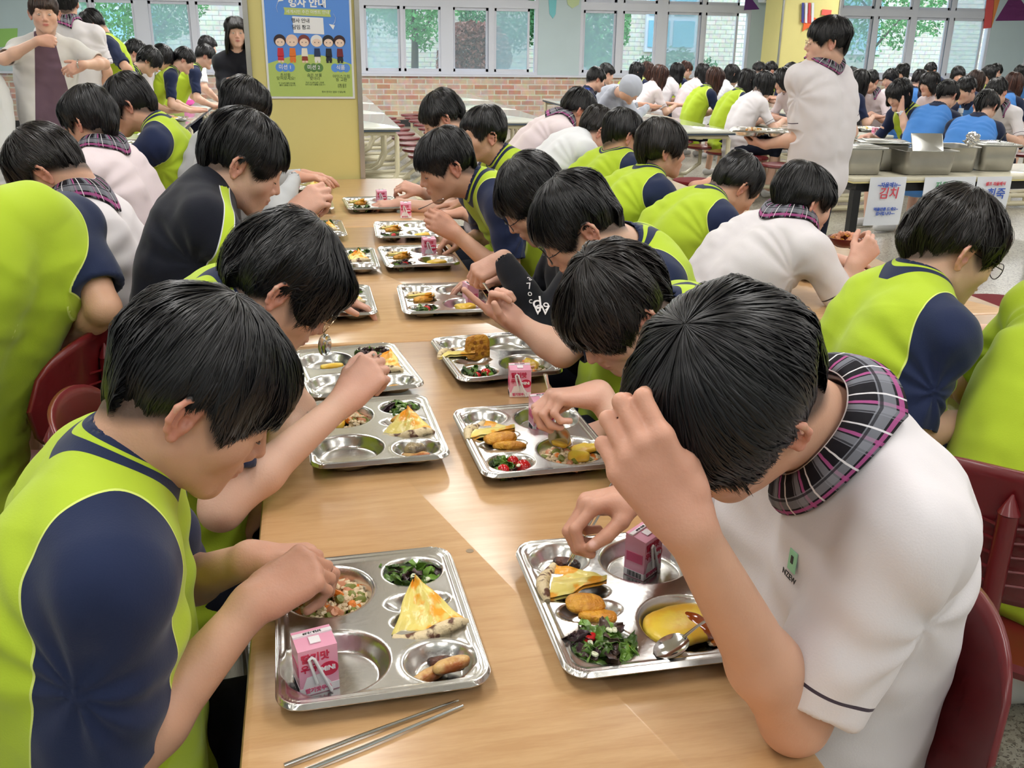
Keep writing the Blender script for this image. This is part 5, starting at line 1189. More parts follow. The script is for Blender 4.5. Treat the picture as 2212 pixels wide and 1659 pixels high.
person('boy in white polo with plaid collar lifting food, right table', ear=PY(1755, 450, 2.84), side=1, yaw=5, pitch=14, N=PY(1694, 500, 2.92), P=(1.32, 2.94, .52), tyaw=8, arms=[A_(1, PY(1845, 572, 2.72), (.55, 0, .6), (0, -.8, .3), 'pinch', e=PY(1832, 660, 2.70)), A_(-1, V([1.86, 3.1, .80]), (1, 0, 0))],
  cloth='polo', h=.005, nh=3000, hst='short', collar=True, skin=0, sleeve=.85)
person('boy with shaved nape bending low, lime back, right table', ear=PY(1603, 409, 3.50), side=1, yaw=4, pitch=40, N=PY(1522, 445, 3.55), P=(1.34, 3.55, .52), arms=[A_(1, V([1.82, 3.4, .79]), (1, 0, 0)), A_(-1, V([1.82, 3.7, .79]), (1, 0, 0))], cloth='gym', h=.006, nh=2400, hst='short', skin=1)
person('boy with brown black mop hair looking right, lime and navy tee', ear=PY(1437, 332, 3.95), side=1, yaw=0, pitch=4, N=PY(1398, 392, 4.02), P=(1.25, 4.05, .52), arms=[A_(1, PY(1500, 405, 3.95), (.9, 0, .35), pose='pinch'), A_(-1, V([1.82, 4.2, .79]), (1, 0, 0))], cloth='gym', h=.006, nh=2400, hst='shag', hcol='dark', skin=1)
person('boy hidden behind the mop haired one, lime and navy tee', ear=PY(1357, 300, 4.52), side=1, yaw=10, pitch=12, N=PY(1335, 345, 4.6), P=(1.28, 4.62, .52), arms=[A_(1, V([1.84, 4.5, .79]), (1, 0, 0)), A_(-1, V([1.84, 4.8, .79]), (1, 0, 0))], cloth='gym', h=.007, nh=1800, hst='short', skin=1)
person('boy in white shirt and glasses leaning forward, right table', ear=PY(1295, 287, 5.05), side=1, yaw=2, pitch=30, N=PY(1245, 305, 5.12), P=(1.22, 5.15, .52), arms=[A_(1, V([1.84, 5.0, .79]), (1, 0, 0)), A_(-1, V([1.84, 5.3, .79]), (1, 0, 0))], cloth='white', h=.007, nh=1800, hst='short', hcol='dark', glasses='dark', skin=0)
person('student in pink polo, last on the right bench before the aisle', ear=PY(1251, 243, 5.60), side=1, yaw=0, pitch=28, N=PY(1205, 268, 5.68), P=(1.18, 5.72, .52), arms=[A_(1, V([1.80, 5.6, .79]), (1, 0, 0)), A_(-1, V([1.80, 5.85, .79]), (1, 0, 0))], cloth='pink', h=.008, nh=1500, hst='short', collar=True)
# ------------------------------------------------------------------ students at the left table, backs to us
person('student at left edge, large lime back, navy sleeve, head cut off', H=(-1.22, 2.45, 1.18), yaw=140, pitch=35, N=PY(35, 470, 2.28), P=(-.90, 2.28, .52), tyaw=150, arms=[A_(1, PY(150, 730, 2.45), (-.8, .3, 0), e=PY(225, 665, 2.30)), A_(-1, V([-1.35, 2.1, .80]), (-1, .2, 0))], cloth='gym', h=.006, nh=1200, fat=1.1)
person('student at far left bottom, only a lime side visible', H=(-1.32, 1.62, 1.16), yaw=175, pitch=30, N=(-1.18, 1.62, 1.0), P=(-.82, 1.55, .52), arms=[A_(1, V([-1.4, 1.75, .80]), (-1, 0, 0)), A_(-1, V([-1.4, 1.4, .80]), (-1, 0, 0))], cloth='lime', h=.010, nh=600)
person('boy in white polo with plaid collar, head bowed, left table', ear=PY(96, 378, 2.92), side=-1, yaw=176, pitch=44, N=PY(180, 455, 3.0), P=(-.62, 3.05, .52), arms=[A_(-1, V([-1.25, 2.85, .80]), (-1, 0, 0)), A_(1, V([-1.25, 3.2, .80]), (-1, 0, 0))], cloth='polo', h=.005, nh=2600, collar=True, hst='short', hcol='dark', skin=1)
person('student seen from behind in pink polo and plaid collar, left table', H=PD(193, 262, 3.75), yaw=155, pitch=14, N=PY(226, 336, 4.14), P=(-.72, 4.16, .52), tyaw=165, arms=[A_(-1, V([-1.25, 3.95, .80]), (-1, 0, 0)), A_(1, V([-1.25, 4.3, .80]), (-1, 0, 0))], cloth='pink', h=.006, nh=2400, collar=True, hst='shag', skin=1)
person('boy in lime and navy tee looking down left, left table', ear=PY(278, 231, 4.62), side=-1, yaw=178, pitch=26, N=PY(350, 282, 4.70), P=(-.62, 4.76, .52), arms=[A_(-1, V([-1.25, 4.55, .80]), (-1, 0, 0)), A_(1, V([-1.25, 4.9, .80]), (-1, 0, 0))], cloth='gym', h=.006, nh=2400, hst='shag', hcol='black', skin=1)
# ------------------------------------------------------------------ chairs
ch0 = make_chair(); CH = [ch0]
def chair(x, y, rz, label, grp='maroon shell chairs at the wooden tables'):
    o = ch0 if len(CH) == 1 and 'label' not in ch0 else copy_tree(ch0)
    if o is not ch0: CH.append(o)
    o.location = (x, y, 0); o.rotation_euler.z = math.radians(rz); tag(o, label, 'chair', grp)
for x, y, rz, lb in [(-.36, 1.16, 0, 'maroon chair under the boy at bottom left'), (-.22, 1.86, 4, 'maroon chair behind the boy with gold glasses'), (-.33, 2.60, 0, 'maroon chair under the boy in the track jacket'), (-.34, 3.3, 0, 'empty maroon chair past the track jacket boy'), (-.42, 4.25, 0, 'maroon chair under the grey hoodie'),
        (.545, .99, 180, 'maroon chair behind the boy in the white polo, nearest at right'), (1.335, 1.44, 45, 'maroon chair with ribbed back under the broad lime back'), (1.24, 1.88, 0, 'maroon chair under the boy in black rimmed glasses'), (.78, 1.82, 180, 'maroon chair under the smiling boy on the right'), (.80, 2.38, 180, 'maroon chair under the boy with raised forefinger'),
        (.82, 2.88, 180, 'maroon chair under the black hoodie'), (.90, 3.52, 180, 'maroon chair under the grimacing boy'), (.92, 4.42, 180, 'maroon chair under the boy with undercut hair'), (1.30, 2.96, 0, 'maroon chair under the white polo boy at the right table'), (1.32, 3.57, 0, 'maroon chair under the boy bending low'), (1.24, 4.07, 0, 'maroon chair under the mop haired boy'),
        (-.80, 2.42, 168, 'maroon chair under the large lime back at left'), (-.92, 1.66, 180, 'maroon chair at the left frame edge'), (-.62, 3.07, 180, 'maroon chair under the bowed white polo at left'), (-.72, 4.16, 180, 'maroon chair under the pink polo at left')]: chair(x, y, rz, lb)

for x, y, lb in ((2170, 655, 'maroon stool past the right table, nearest'), (1652, 503, 'maroon stool peeking out left of the white polo boy'), (1502, 388, 'maroon stool beyond the mop haired boy hand')):
    p = PZ(x, y, .455); o = empty('stool', (p[0], p[1], 0)); tag(o, lb, 'stool', 'maroon stools beyond the right table')
    MB().lathe((0, 0, .44), [(.02, -.02), (.17, -.02), (.19, -.004), (.185, .012), (.14, .018), (.01, .014)], 28).build('seat', mat('maroon_matt', (104, 22, 28), rough=.75, spec=.15), o, smooth=True)
    MB().lathe((0, 0, 0), [(.028, .06), (.028, .30), (.034, .42)], 14).build('column_leg', M_CHROME, o, smooth=True)
    MB().lathe((0, 0, 0), [(.075, 0), (.078, .03), (.060, .075), (.03, .09)], 18).build('foot', M_BLK, o, smooth=True)
p = PY(1824, 520, 2.86); q = MB(); q.lathe((0, 0, 0), [(.025, -.02), (.045, -.008), (.056, .012), (.053, .012), (.04, -.004), (.01, -.01)], 22); o = q.build('bowl', M_MAR, smooth=True, origin=(0, 0, 0)); o.location = p; tag(o, 'small maroon bowl of fried food by the white polo boy hand', 'bowl')
grains('fried_crumbs', lambda u, v, w=0: p+V([u, v, w]), .042, .042, 60, 'fried crumbs in the small maroon bowl', 91, (M_FRIT, M_HAM), (.6, .4), .02, .007, 'food')
# ------------------------------------------------------------------ poster on the yellow column
px0, px1, pz0, pz1, py = -.200, .282, 1.212, 1.885, 5.925
ps = empty('poster', ((px0+px1)/2, py, pz0)); tag(ps, 'framed blue and green event poster on the yellow column', 'poster'); ox, oz = (px0+px1)/2, pz0
PX0, PX1, PZ1 = px0-ox, px1-ox, pz1-pz0
def flat(name, pts, m, y=0., parent=None, d=.0008):
    q = MB(); q.prism([(p[0], p[1]) for p in pts], 0, d, R=V([[1, 0, 0], [0, 0, -1], [0, 1, 0]]), o=(0, y, 0)); return q.build(name, m, parent or ps)
def pc(px_, py_):   # poster coordinates from the zoomed photo grid
    u = (px_-100)/(1330-100)*(PX1-PX0-.02)+PX0+.012; v = (1440-py_)/1440*.535+.014; return u, v
mc = lambda n, c: mat('poster_'+n, c, rough=.35)
flat('poster_frame', [(PX0-.008, -.008), (PX1+.008, -.008), (PX1+.008, PZ1), (PX0-.008, PZ1)], mat('poster_white', (232, 234, 236), rough=.3), 0, d=.004)
flat('sky_print', [(PX0+.004, .004), (PX1-.004, .004), (PX1-.004, PZ1-.01), (PX0+.004, PZ1-.01)], mc('blue', (92, 148, 232)), -.0042)
hill = [(PX0+.004, .004), (PX1-.004, .004), (PX1-.004, pc(0, 980)[1])]+[(PX1-.004-(PX1-PX0-.008)*t, pc(0, 980)[1]+.052*math.sin(math.pi*t)) for t in np.linspace(0, 1, 16)]
flat('hill_print', hill, mc('green', (180, 204, 112)), -.005)
X_, Z_ = (1, 0, 0), (0, 0, 1)
WHT, DK, NV = mc('print', (240, 242, 246)), mc('ink', (70, 92, 60)), mc('darkblue', (40, 46, 66))
def ptext(s, x, y, sz, m, yy=-.0068, bold=0): u, v = pc(x, y); text(s, (u, yy, v), X_, Z_, sz, m, ps, bold=bold, depth=.0002)
ptext('행사 안내', 715, 100, .054, WHT, bold=.002); ptext('세계 문화의 날', 700, -80, .062, WHT, bold=.002)
flat('ribbon', [pc(360, 165), pc(1060, 190), pc(1045, 240), pc(1060, 290), pc(360, 270), pc(375, 220)][::-1], mc('ribbon', (186, 204, 118)), -.006)
ptext('세계시민 주간 이벤트 안내', 715, 228, .022, WHT, -.0075)
flat('white_box', [pc(480, 290), pc(940, 305), pc(945, 545), pc(490, 530)][::-1], WHT, -.006)
ptext('행사 안내', 600, 355, .026, mc('black', (50, 54, 58)), -.0075, .0004); ptext('담임 참고', 605, 450, .026, mc('black', (50, 54, 58)), -.0075, .0004)
for pts, hd in (([(270, 240), (255, 170), (275, 110), (320, 60)], (330, 40)), ([(1095, 240), (1125, 300), (1115, 360), (1085, 400)], (1075, 440))):
    q = MB(); c = [(*pc(*p),) for p in pts]; q.tube([(u, -.0062, v) for u, v in c], [.003, .005, .006, .006], 6, flat=.2)
    u, v = pc(*hd); s = 1 if hd[1] < 200 else -1; q.prism([(u-.02, v-.018*s), (u+.014, v-.012*s), (u+.003, v+.012*s)], 0, .001, R=V([[1, 0, 0], [0, 0, -1], [0, 1, 0]]), o=(0, -.006, 0)); q.build('arrow_print', WHT, ps)
def disc(n, x, y, rx, ry, m, yy, par=None, k=20): u, v = pc(x, y); return flat(n, [(u+rx*math.cos(t), v+ry*math.sin(t)) for t in np.linspace(0, 6.283, k+1)[:-1]], m, yy, par, .0005)
SKN = mc('skin', (240, 214, 196))
for i, (x, hair_, top, bot_, leg) in enumerate([(275, (52, 36, 44), (204, 50, 66), (204, 50, 66), (236, 206, 190)), (455, (236, 204, 186), (228, 122, 50), (228, 122, 50), (228, 122, 50)), (635, (126, 62, 58), (236, 232, 220), (150, 62, 52), (236, 206, 190)),
        (825, (232, 234, 236), (38, 54, 92), (232, 230, 222), (232, 230, 222)), (1000, (34, 38, 48), (34, 38, 48), (34, 38, 48), (34, 38, 48)), (1170, (60, 36, 44), (118, 44, 52), (40, 38, 48), (34, 36, 44))]):
    hd = disc('child_print', x, 640, .034, .033, mc('hair%d' % i, hair_), -.0066)
    disc('face_print', x+2, 668, .026, .022, SKN, -.0072, ps)
    for s in (-1, 1): disc('eye_print', x+s*28, 664, .0028, .0034, mc('eyedot', (96, 84, 84)), -.0078, ps, 8)
    u, v = pc(x, 830); flat('top_print', [(u-.019, v-.016), (u+.019, v-.016), (u+.015, v+.030), (u-.015, v+.030)], mc('top%d' % i, top), -.0064)
    u, v = pc(x, 900); flat('skirt_print', [(u-.018, v-.012), (u+.018, v-.012), (u+.015, v+.012), (u-.015, v+.012)], mc('bot%d' % i, bot_), -.0064)
    for s in (-1, 1): u, v = pc(x+s*24, 930); flat('leg_print', [(u-.007, v-.012), (u+.007, v-.012), (u+.006, v+.008), (u-.006, v+.008)], mc('leg%d' % i, leg), -.0062)
for x, c, s in ((330, (96, 150, 232), '미션 1'), (760, (92, 134, 74), '미션 2'), (1170, (96, 150, 232), '식품')):
    for k in (-1, 0, 1): disc('cloud_print', x+k*85, 1035, .0225, .024, mc('cl%d' % c[0], c), -.0062-.0002*k)
    ptext(s, x, 1033, .028, WHT, -.0085, .0003)
for x, y, s, z in ((325, 1150, '초성을', .022), (330, 1200, '맞혀보세요!', .022), (765, 1150, '숨은 보물', .022), (770, 1200, '찾아라', .022), (1175, 1165, '아이스크림', .022), (1175, 1215, '등 교환', .022), (340, 1270, '각 교실에 붙은 초성을', .0105), (350, 1302, '풀면 선물을 드립니다', .0105),
        (765, 1258, '학교 곳곳에 숨은 그림을', .0105), (770, 1290, '찾아 오면 선물을 드립니다', .0105), (1180, 1290, '선물 증정', .013), (1180, 1320, '안내 참고', .013), (1045, 1398, '행사 문의는 담당 선생님께', .0125)): ptext(s, x, y, z, DK, -.0066)
# ------------------------------------------------------------------ paper decorations on the far panels
def deco(name, pts, col, label, Y=18.38, cat='decoration', th=.012):
    P3 = [PY(x, y, Y) for x, y in pts]; c = sum(P3)/len(P3); q = MB(); q.prism([(p[0]-c[0], p[2]-c[2]) for p in P3], 0, th, R=V([[1, 0, 0], [0, 0, -1], [0, 1, 0]])); o = q.build(name, mat('paper_%d_%d_%d' % col, col, rough=.6), origin=(0, 0, 0)); o.location = c
    return tag(o, label, cat, 'paper decorations on the far wall')
deco('paper_pennant', [(1612, -18), (1640, 20), (1607, 22)], (96, 44, 120), 'small purple pennant left of the far yellow column')
deco('paper_pennant', [(1685, 10), (1686, 40), (1668, 36)], (226, 120, 128), 'coral triangle pennant left of the far yellow column')
deco('paper_pennant', [(2178, 0), (2205, 0), (2235, 44), (2150, 45)], (104, 34, 96), 'large plum trapezoid hanging at the right edge')
deco('paper_pennant', [(2132, -10), (2148, -10), (2140, 60), (2124, 62)], (214, 84, 84), 'red vertical strip on the right panel')
deco('paper_pennant', [(2149, -10), (2162, -10), (2150, 30), (2141, 60)], (222, 136, 70), 'orange strip beside the red strip on the right panel')
deco('paper_pennant', [(1184, -14), (1203, -14), (1200, 30), (1194, 40), (1187, 30)], (120, 196, 204), 'teal drop shape on the pale panel between windows')
deco('paper_pennant', [(1222, -14), (1254, -14), (1250, 10), (1236, 18), (1226, 10)], (190, 206, 160), 'pale green paper shape at the top of the pale panel')
deco('paper_pennant', [(1776, 20), (1796, 22), (1794, 34), (1774, 32)], (236, 96, 84), 'coral paper piece right of the far column top', 16.48)
deco('paper_star', [(1747, 24), (1752, 36), (1764, 40), (1754, 50), (1756, 66), (1744, 60), (1733, 68), (1736, 52), (1728, 44), (1741, 38)], (232, 100, 44), 'orange paper star on the far yellow column', 16.48)
for k, x in enumerate((1732, 1739, 1746, 1753)): deco('paper_strip', [(x, 6), (x+5, 6), (x+4, 50), (x-1, 49)], ((52, 60, 140), (214, 216, 226), (190, 60, 70), (214, 216, 226))[k], ('blue', 'left white', 'red', 'right white')[k]+' paper strip on the far yellow column', 16.47)
deco('paper_sheet', [(0, 62), (38, 61), (37, 98), (0, 102)], (148, 196, 104), 'green paper block on the wall at the far left')
ac = PY(1668, 4, 18.1); q = MB(); q.box((0, 0, .1), (.24, .14, .12), bev=.03); o = q.build('air_conditioner', M_WHITE, smooth=True); o.location = ac; tag(o, 'white air conditioner box high left of the far yellow column', 'air conditioner')
q = MB(); q.box((0, -.142, .03), (.2, .004, .012)); q.build('vent', M_GASK, o)
# ------------------------------------------------------------------ serving table with steel pans
SX, SY = 3.42, 5.60
st = empty('serving_table', (SX+1.0, SY+.32, 0)); tag(st, 'long pale serving table with black legs holding steel pans', 'table')
MB().box((0, 0, .727), (1.0, .32, .012), bev=.006).build('table_top', mat('serving_top', (218, 212, 188), rough=.25, coat=.4), st, smooth=True)
MB().box((0, 0, .712), (.995, .315, .006)).build('edge_band', mat('edge_cream', (226, 214, 150), rough=.5), st)
MB().box((0, 0, .675), (.95, .28, .028)).build('apron', M_BLK, st)
for s in (-1, 1):
    for t_ in (-1, 1): MB().box((s*.95, t_*.28, .33), (.026, .026, .33)).build('leg', M_BLK, st)
def pan(x, y, hx, hy, h, rz, label, lid=True, lift=0):
    o = empty('food_pan', (x, y, .7405)); o.rotation_euler.z = math.radians(rz); tag(o, label, 'food pan', 'steel serving pans')
    vs = []; fs = []; rings = [(hx*.86, hy*.84, .0), (hx*.90, hy*.89, .006), (hx*.95, hy*.95, h*.6), (hx*.97, hy*.97, h-.004), (hx, hy, h), (hx+.012, hy+.012, h+.001), (hx+.012, hy+.012, h-.003), (hx*.965, hy*.96, h-.005), (hx*.94, hy*.93, h*.5), (hx*.85, hy*.83, .004)]
    for a, b, z in rings: vs += [(p, q_, z) for p, q_ in rrect(a, b, .04, 5)]
    n = len(rrect(hx, hy, .04, 5))
    for i in range(len(rings)-1):
        for j in range(n): fs.append((i*n+j, i*n+(j+1) % n, (i+1)*n+(j+1) % n, (i+1)*n+j))
    fs += [tuple(range(n))[::-1], tuple(range((len(rings)-1)*n, len(rings)*n))]; mesh('pan_body', vs, fs, M_STEELB, o).data.set_sharp_from_angle(angle=math.radians(50))
    if lid:
        q = MB(); q.box((0, 0, h+.006+lift), (hx+.010, hy+.010, .005), bev=.004); q.box((0, 0, h+.014+lift), (hx-.03, hy-.03, .006), bev=.005); q.build('lid', M_STEEL, o, smooth=True)
    return o
pan(3.585, 5.86, .135, .13, .165, -6, 'leftmost deep steel pan on the serving table'); pan(3.86, 6.02, .16, .11, .17, -20, 'lidded steel pan behind the two left pans', lift=.01)
pan(4.03, 5.80, .185, .12, .155, -4, 'widest steel pan at the front centre', False); pan(4.36, 5.95, .12, .15, .165, -8, 'open steel pan right of the widest one', False); pan(4.66, 5.95, .13, .14, .17, -10, 'rightmost steel pan with a ladle')
ld_ = empty('tilted_lid', PD(2003, 308, 6.15)); tag(ld_, 'spare steel lid leaning upright behind the widest pan', 'lid'); Rl = rz3(-.15)@V([[1, 0, 0], [0, .45, -.9], [0, .9, .45]])
q = MB(); q.box((0, 0, 0), (.105, .062, .005), R=Rl, bev=.004); q.box((0, 0, -.006), (.085, .044, .006), R=Rl, bev=.004); q.build('lid_plate', M_STEEL, ld_, smooth=True)
pf = PZ(2100, 301, .965); vs, fs = blob((0, 0, 0), (.042, .042, .046), None, 5, .30, n=20, sc=60); o = mesh('foil_ball', vs, fs, mat('foil', (225, 225, 228), rough=.12, metal=1), smooth=False, origin=(0, 0, 0)); o.location = pf; tag(o, 'crumpled foil ball on top of the pans', 'foil ball')
q = MB(); a, b = V([4.66, 5.90, .915]), V([4.76, 5.95, .985]); q.tube([(0, 0, 0), (b-a)*.5, (b-a)], [.005, .004, .004], 8); o = q.build('ladle', M_BLK, smooth=True, origin=(0, 0, 0)); o.location = a; tag(o, 'dark ladle handle sticking out of the rightmost pan', 'ladle')
M_PAP = mat('paper_white', (228, 232, 240), rough=.7); M_RED = mat('ink_red', (214, 70, 88), rough=.6); M_BLUE = mat('ink_blue', (56, 92, 190), rough=.6); M_GRN = mat('ink_green', (70, 150, 96), rough=.6)
def sheet(x0, x1, y0, y1, label, lines):
    a, b = PY(x0, y0, SY-.006), PY(x1, y1, SY-.006); wd, hh = (b[0]-a[0]), a[2]-b[2]; o = empty('paper_sign', (a[0], SY-.006, b[2])); tag(o, label, 'paper sign', 'handwritten signs on the serving table')
    q = MB(); n = 8
    vs = []; 
    for k in range(n+1):
        z = hh*k/n; yy = -.012*math.sin(math.pi*k/n*.9)*.6-.006*(1-k/n); vs += [(-.010*(1-k/n), yy, z), (wd-.010*(1-k/n), yy, z)]
    m_ = len(vs); vs += [(p[0], p[1]+.0008, p[2]) for p in vs]; fs = []
    for k in range(n): i = 2*k; fs += [(i, i+1, i+3, i+2), (m_+i, m_+i+2, m_+i+3, m_+i+1)]
    q.add(vs, fs); q.build('sheet', M_PAP, o, smooth=True)
    for s, u, v, z, m in lines: text(s, (wd*u, -.020, hh*v), (1, 0, 0), (0, 0, 1), z, m, o, bold=.001, depth=.0004, shear=.1)
sheet(1880, 1943, 383, 485, 'handwritten kimchi sign on the serving table edge, leftmost', [('~자율메뉴~', .5, .84, .034, M_BLUE), ('김치', .52, .66, .078, M_RED), ('먹을만큼 드세요~', .5, .34, .024, M_BLUE), ('감사합니다~~', .5, .25, .024, M_BLUE)])
sheet(1998, 2093, 383, 470, 'handwritten sign with green letters, middle of the serving table', [('자율 선택', .45, .80, .050, M_GRN), ('맛있게', .5, .5, .05, M_BLUE)])
sheet(2112, 2172, 382, 455, 'handwritten sign with red and blue letters, right of the serving table', [('셀프 자율배식', .5, .80, .026, M_RED), ('흰죽', .55, .50, .078, M_BLUE)])
# ------------------------------------------------------------------ standing people
person('boy standing with his back to us in white polo, carrying a tray', H=PD(1787, 92, 4.9), yaw=158, pitch=2, N=PY(1772, 150, 4.84), P=PY(1762, 360, 4.80)*V([1, 1, 0])+V([0, 0, .93]), tyaw=118, stand=True, drop=.03,
  arms=[A_(-1, PY(1655, 312, 4.95), (-.5, .7, 0), (0, -.2, -1), 'hold', e=PY(1725, 300, 4.75)), A_(1, PY(1800, 320, 5.15), (-.6, .7, 0), (0, 0, -1), 'hold', e=PY(1838, 285, 4.95))],
  cloth='polo', h=.006, nh=2600, collar=True, glasses='gold', skin=0, sleeve=.82, fat=1.02, shorts=False, sw=.175)
t = tray(*(PY(1648, 292, 5.02)[:2]), 60, 'steel tray carried by the standing boy in the white polo', z=PY(1648, 292, 5.02)[2]); grains('fried_food', lambda u, v, w=0: t(u, v+.05, w+.005), .05, .06, 70, 'heap of fried food on the carried tray', 77, (M_FRIT, M_RICE), (.7, .3), .03, .009, 'food')
person('boy standing at top left, open white shirt over plum tee', H=PD(96, 30, 6.2), yaw=-78, pitch=4, N=PY(99, 92, 7.22), P=PY(105, 262, 7.2)*V([1, 1, 0])+V([0, 0, .93]), tyaw=-80, stand=True, openf=True, eyes='open',
  arms=[A_(1, PY(82, 88, 6.95), (1, .1, -.05), (0, -1, .2), 'fist', e=PY(8, 128, 6.98)), A_(-1, PY(180, 140, 6.92), (-.9, -.1, -.35), (0, -1, .3), 'relax', e=PY(224, 138, 7.12))], cloth='open', h=.006, nh=2400, hst='short', hcol='brown', skin=0, sleeve=.8, shorts=False, fat=1.0)
wr = PY(172, 139, 6.92); q = MB(); q.tube([V([.032*math.cos(a), 0, .032*math.sin(a)]) for a in np.linspace(0, 6.283, 17)], .004, 6, False); q.lathe((0, -.034, 0), [(.001, 0), (.014, 0), (.014, .004), (.001, .005)], 12)
o = q.build('wrist_watch', M_CHROME, smooth=True, origin=(0, 0, 0)); o.location = wr; o.rotation_euler = (0, .3, 1.3); tag(o, 'silver wrist watch on the boy in the open white shirt', 'watch')
person('boy with his back turned, white polo and plaid collar, behind the open shirt', H=PD(143, 10, 7.4), yaw=95, pitch=0, N=PY(148, 60, 8.42), P=PY(165, 200, 8.45)*V([1, 1, 0])+V([0, 0, .93]), tyaw=85, stand=True, cloth='polo', h=.008, nh=1200, collar=True, hst='short', shorts=False, fat=1.1,
  arms=[A_(1, PY(222, 215, 8.5), (0, .2, -1), pose='rest'), A_(-1, PY(120, 215, 8.5), (0, .2, -1), pose='rest')])
person('standing boy in lime and navy tee bending left at the windows', H=PD(200, 58, 7.9), yaw=190, pitch=38, N=PY(228, 88, 9.0), P=PY(262, 200, 9.05)*V([1, 1, 0])+V([0, 0, .90]), tyaw=200, stand=True, cloth='gym', h=.008, nh=1200, hst='short', shorts=False,
  arms=[A_(1, PY(225, 185, 9.2), (-.5, 0, -.8), pose='rest'), A_(-1, PY(270, 190, 8.85), (-.4, 0, -.9), pose='rest')])
person('woman with long dark hair in black, arms folded, by the column', H=PD(510, 70, 8.2), yaw=-82, pitch=4, N=PY(512, 122, 9.1), P=PY(516, 250, 9.1)*V([1, 1, 0])+V([0, 0, .93]), tyaw=-85, stand=True, eyes='open', cloth='black', h=.007, nh=2600, hst='long', hcol='dark', skin=0, shorts=False, longsl=True, fat=.88,
  arms=[A_(1, PY(500, 176, 8.85), (1, 0, .1), (0, -1, 0), 'fist', e=PY(484, 186, 9.0), long=True), A_(-1, PY(516, 182, 8.82), (-1, 0, .1), (0, -1, 0), 'fist', e=PY(545, 186, 9.0), long=True)], cat='person')
person('person in white shirt cut off by the left frame edge', H=PY(-85, 118, 6.95), yaw=170, pitch=20, N=PY(-46, 160, 6.95), P=PY(-32, 300, 6.9)*V([1, 1, 0])+V([0, 0, .62]), tyaw=170, cloth='white', h=.010, nh=500, arms=[A_(-1, PY(-90, 255, 6.7), (-1, 0, 0)), A_(1, PY(-90, 250, 7.1), (-1, 0, 0))])
# ------------------------------------------------------------------ the crowd at the far tables
PERS = {}
def B(hx, hy, yaw, cloth, hst, label, pitch=22, z=1.17, lean=.20, hcol='black', skin=0, arms='table', tails=None, group=None, d=None, **k):
    H = PZ(hx, hy, z) if d is None else PD(hx, hy, d); H = H-V([0, 0, .02]); tf = adir(k.pop('tyaw', yaw)); tr = V([tf[1], -tf[0], 0]); Rh = frame(yaw, pitch); N = H-Rh[1]*.035-Rh[2]*.165-tf*.03
    P = V([N[0], N[1], 0])-tf*lean; P[2] = .52; ar = []
    if arms == 'table': ar = [A_(s, V([P[0], P[1], 0])+tf*.46+tr*s*.13+V([0, 0, .80]), tf) for s in (-1, 1)]
    if arms == 'face': PERS['w'] = H+Rh[1]*.045-V([0, 0, .10])+tr*-.085; ar = [A_(-1, H+Rh[1]*.045-V([0, 0, .10])+tr*-.085, (0, 0, 1), e=V([P[0], P[1], .86])+tf*.36-tr*.20), A_(1, V([P[0], P[1], .80])+tf*.46+tr*.13, tf)]
    return person(label, H=H, yaw=yaw, pitch=pitch, N=N, P=P, arms=ar, cloth=cloth, hst=hst, hcol=hcol, skin=skin, h=k.pop('h', .011), nh=k.pop('nh', 420), tails=tails, group=group, fat=k.pop('fat', .9), hsty_res=(36, 14), tyaw=math.degrees(math.atan2(tf[1], tf[0])), **k)
G1 = 'students in the long far row with their backs to us'
for a in [(1288, 168, 5, 'royal', 'short', 'far boy in blue and navy jacket, leftmost of the long row'), (1310, 156, 8, 'black', 'short', 'far boy in dark shirt beside the blue jacket'),
          (1376, 152, 5, 'gym', 'long', 'far girl with long dark hair just right of the grey hood'), (1398, 150, 12, 'gym', 'long', 'far girl in lime tee behind the brown haired one'), (1426, 160, 6, 'pink', 'long', 'far girl with long brown hair in pink polo'),
          (1463, 153, 8, 'polo', 'long', 'far girl in white polo between the pink polo and lime tee'), (1482, 148, 10, 'gym', 'tied', 'far girl with brown ponytail in lime tee'), (1519, 155, 5, 'pink', 'long', 'far girl with black hair in pale polo, right of the ponytail'),
          (1545, 166, 4, 'gym', 'long', 'far girl with reddish hair in lime tee'), (1582, 158, 6, 'white', 'bob', 'far girl in white shirt with short bob, fourth from the row end'), (1616, 172, 4, 'gym', 'long', 'far girl in lime tee, third from the row end'), (1652, 178, 8, 'polo', 'bob', 'far girl in white polo with black bob, nearest of the long row')]:
    k = dict(hcol='auburn' if 'brown' in a[5] or 'reddish' in a[5] else 'black'); 
    if a[4] == 'tied': k['tails'] = dict(L=.20)
    B(*a, group=G1, lean=.16, pitch=18, **k)
person('far student in light grey hoodie with the hood up', H=PZ(1362, 195, 1.08), yaw=10, pitch=40, N=PZ(1330, 196, 1.02), P=PZ(1330, 196, 1.02)*V([1, 1, 0])-V([.15, 0, -.52]), cloth='grey', hood=2, h=.009, nh=100, longsl=True, fat=1.1, arms=[A_(s_, PZ(1330, 196, 1.02)+V([.34, -.16*s_, -.16]), (1, 0, 0), long=True) for s_ in (1, -1)])
G2 = 'far heads seen between the rows'
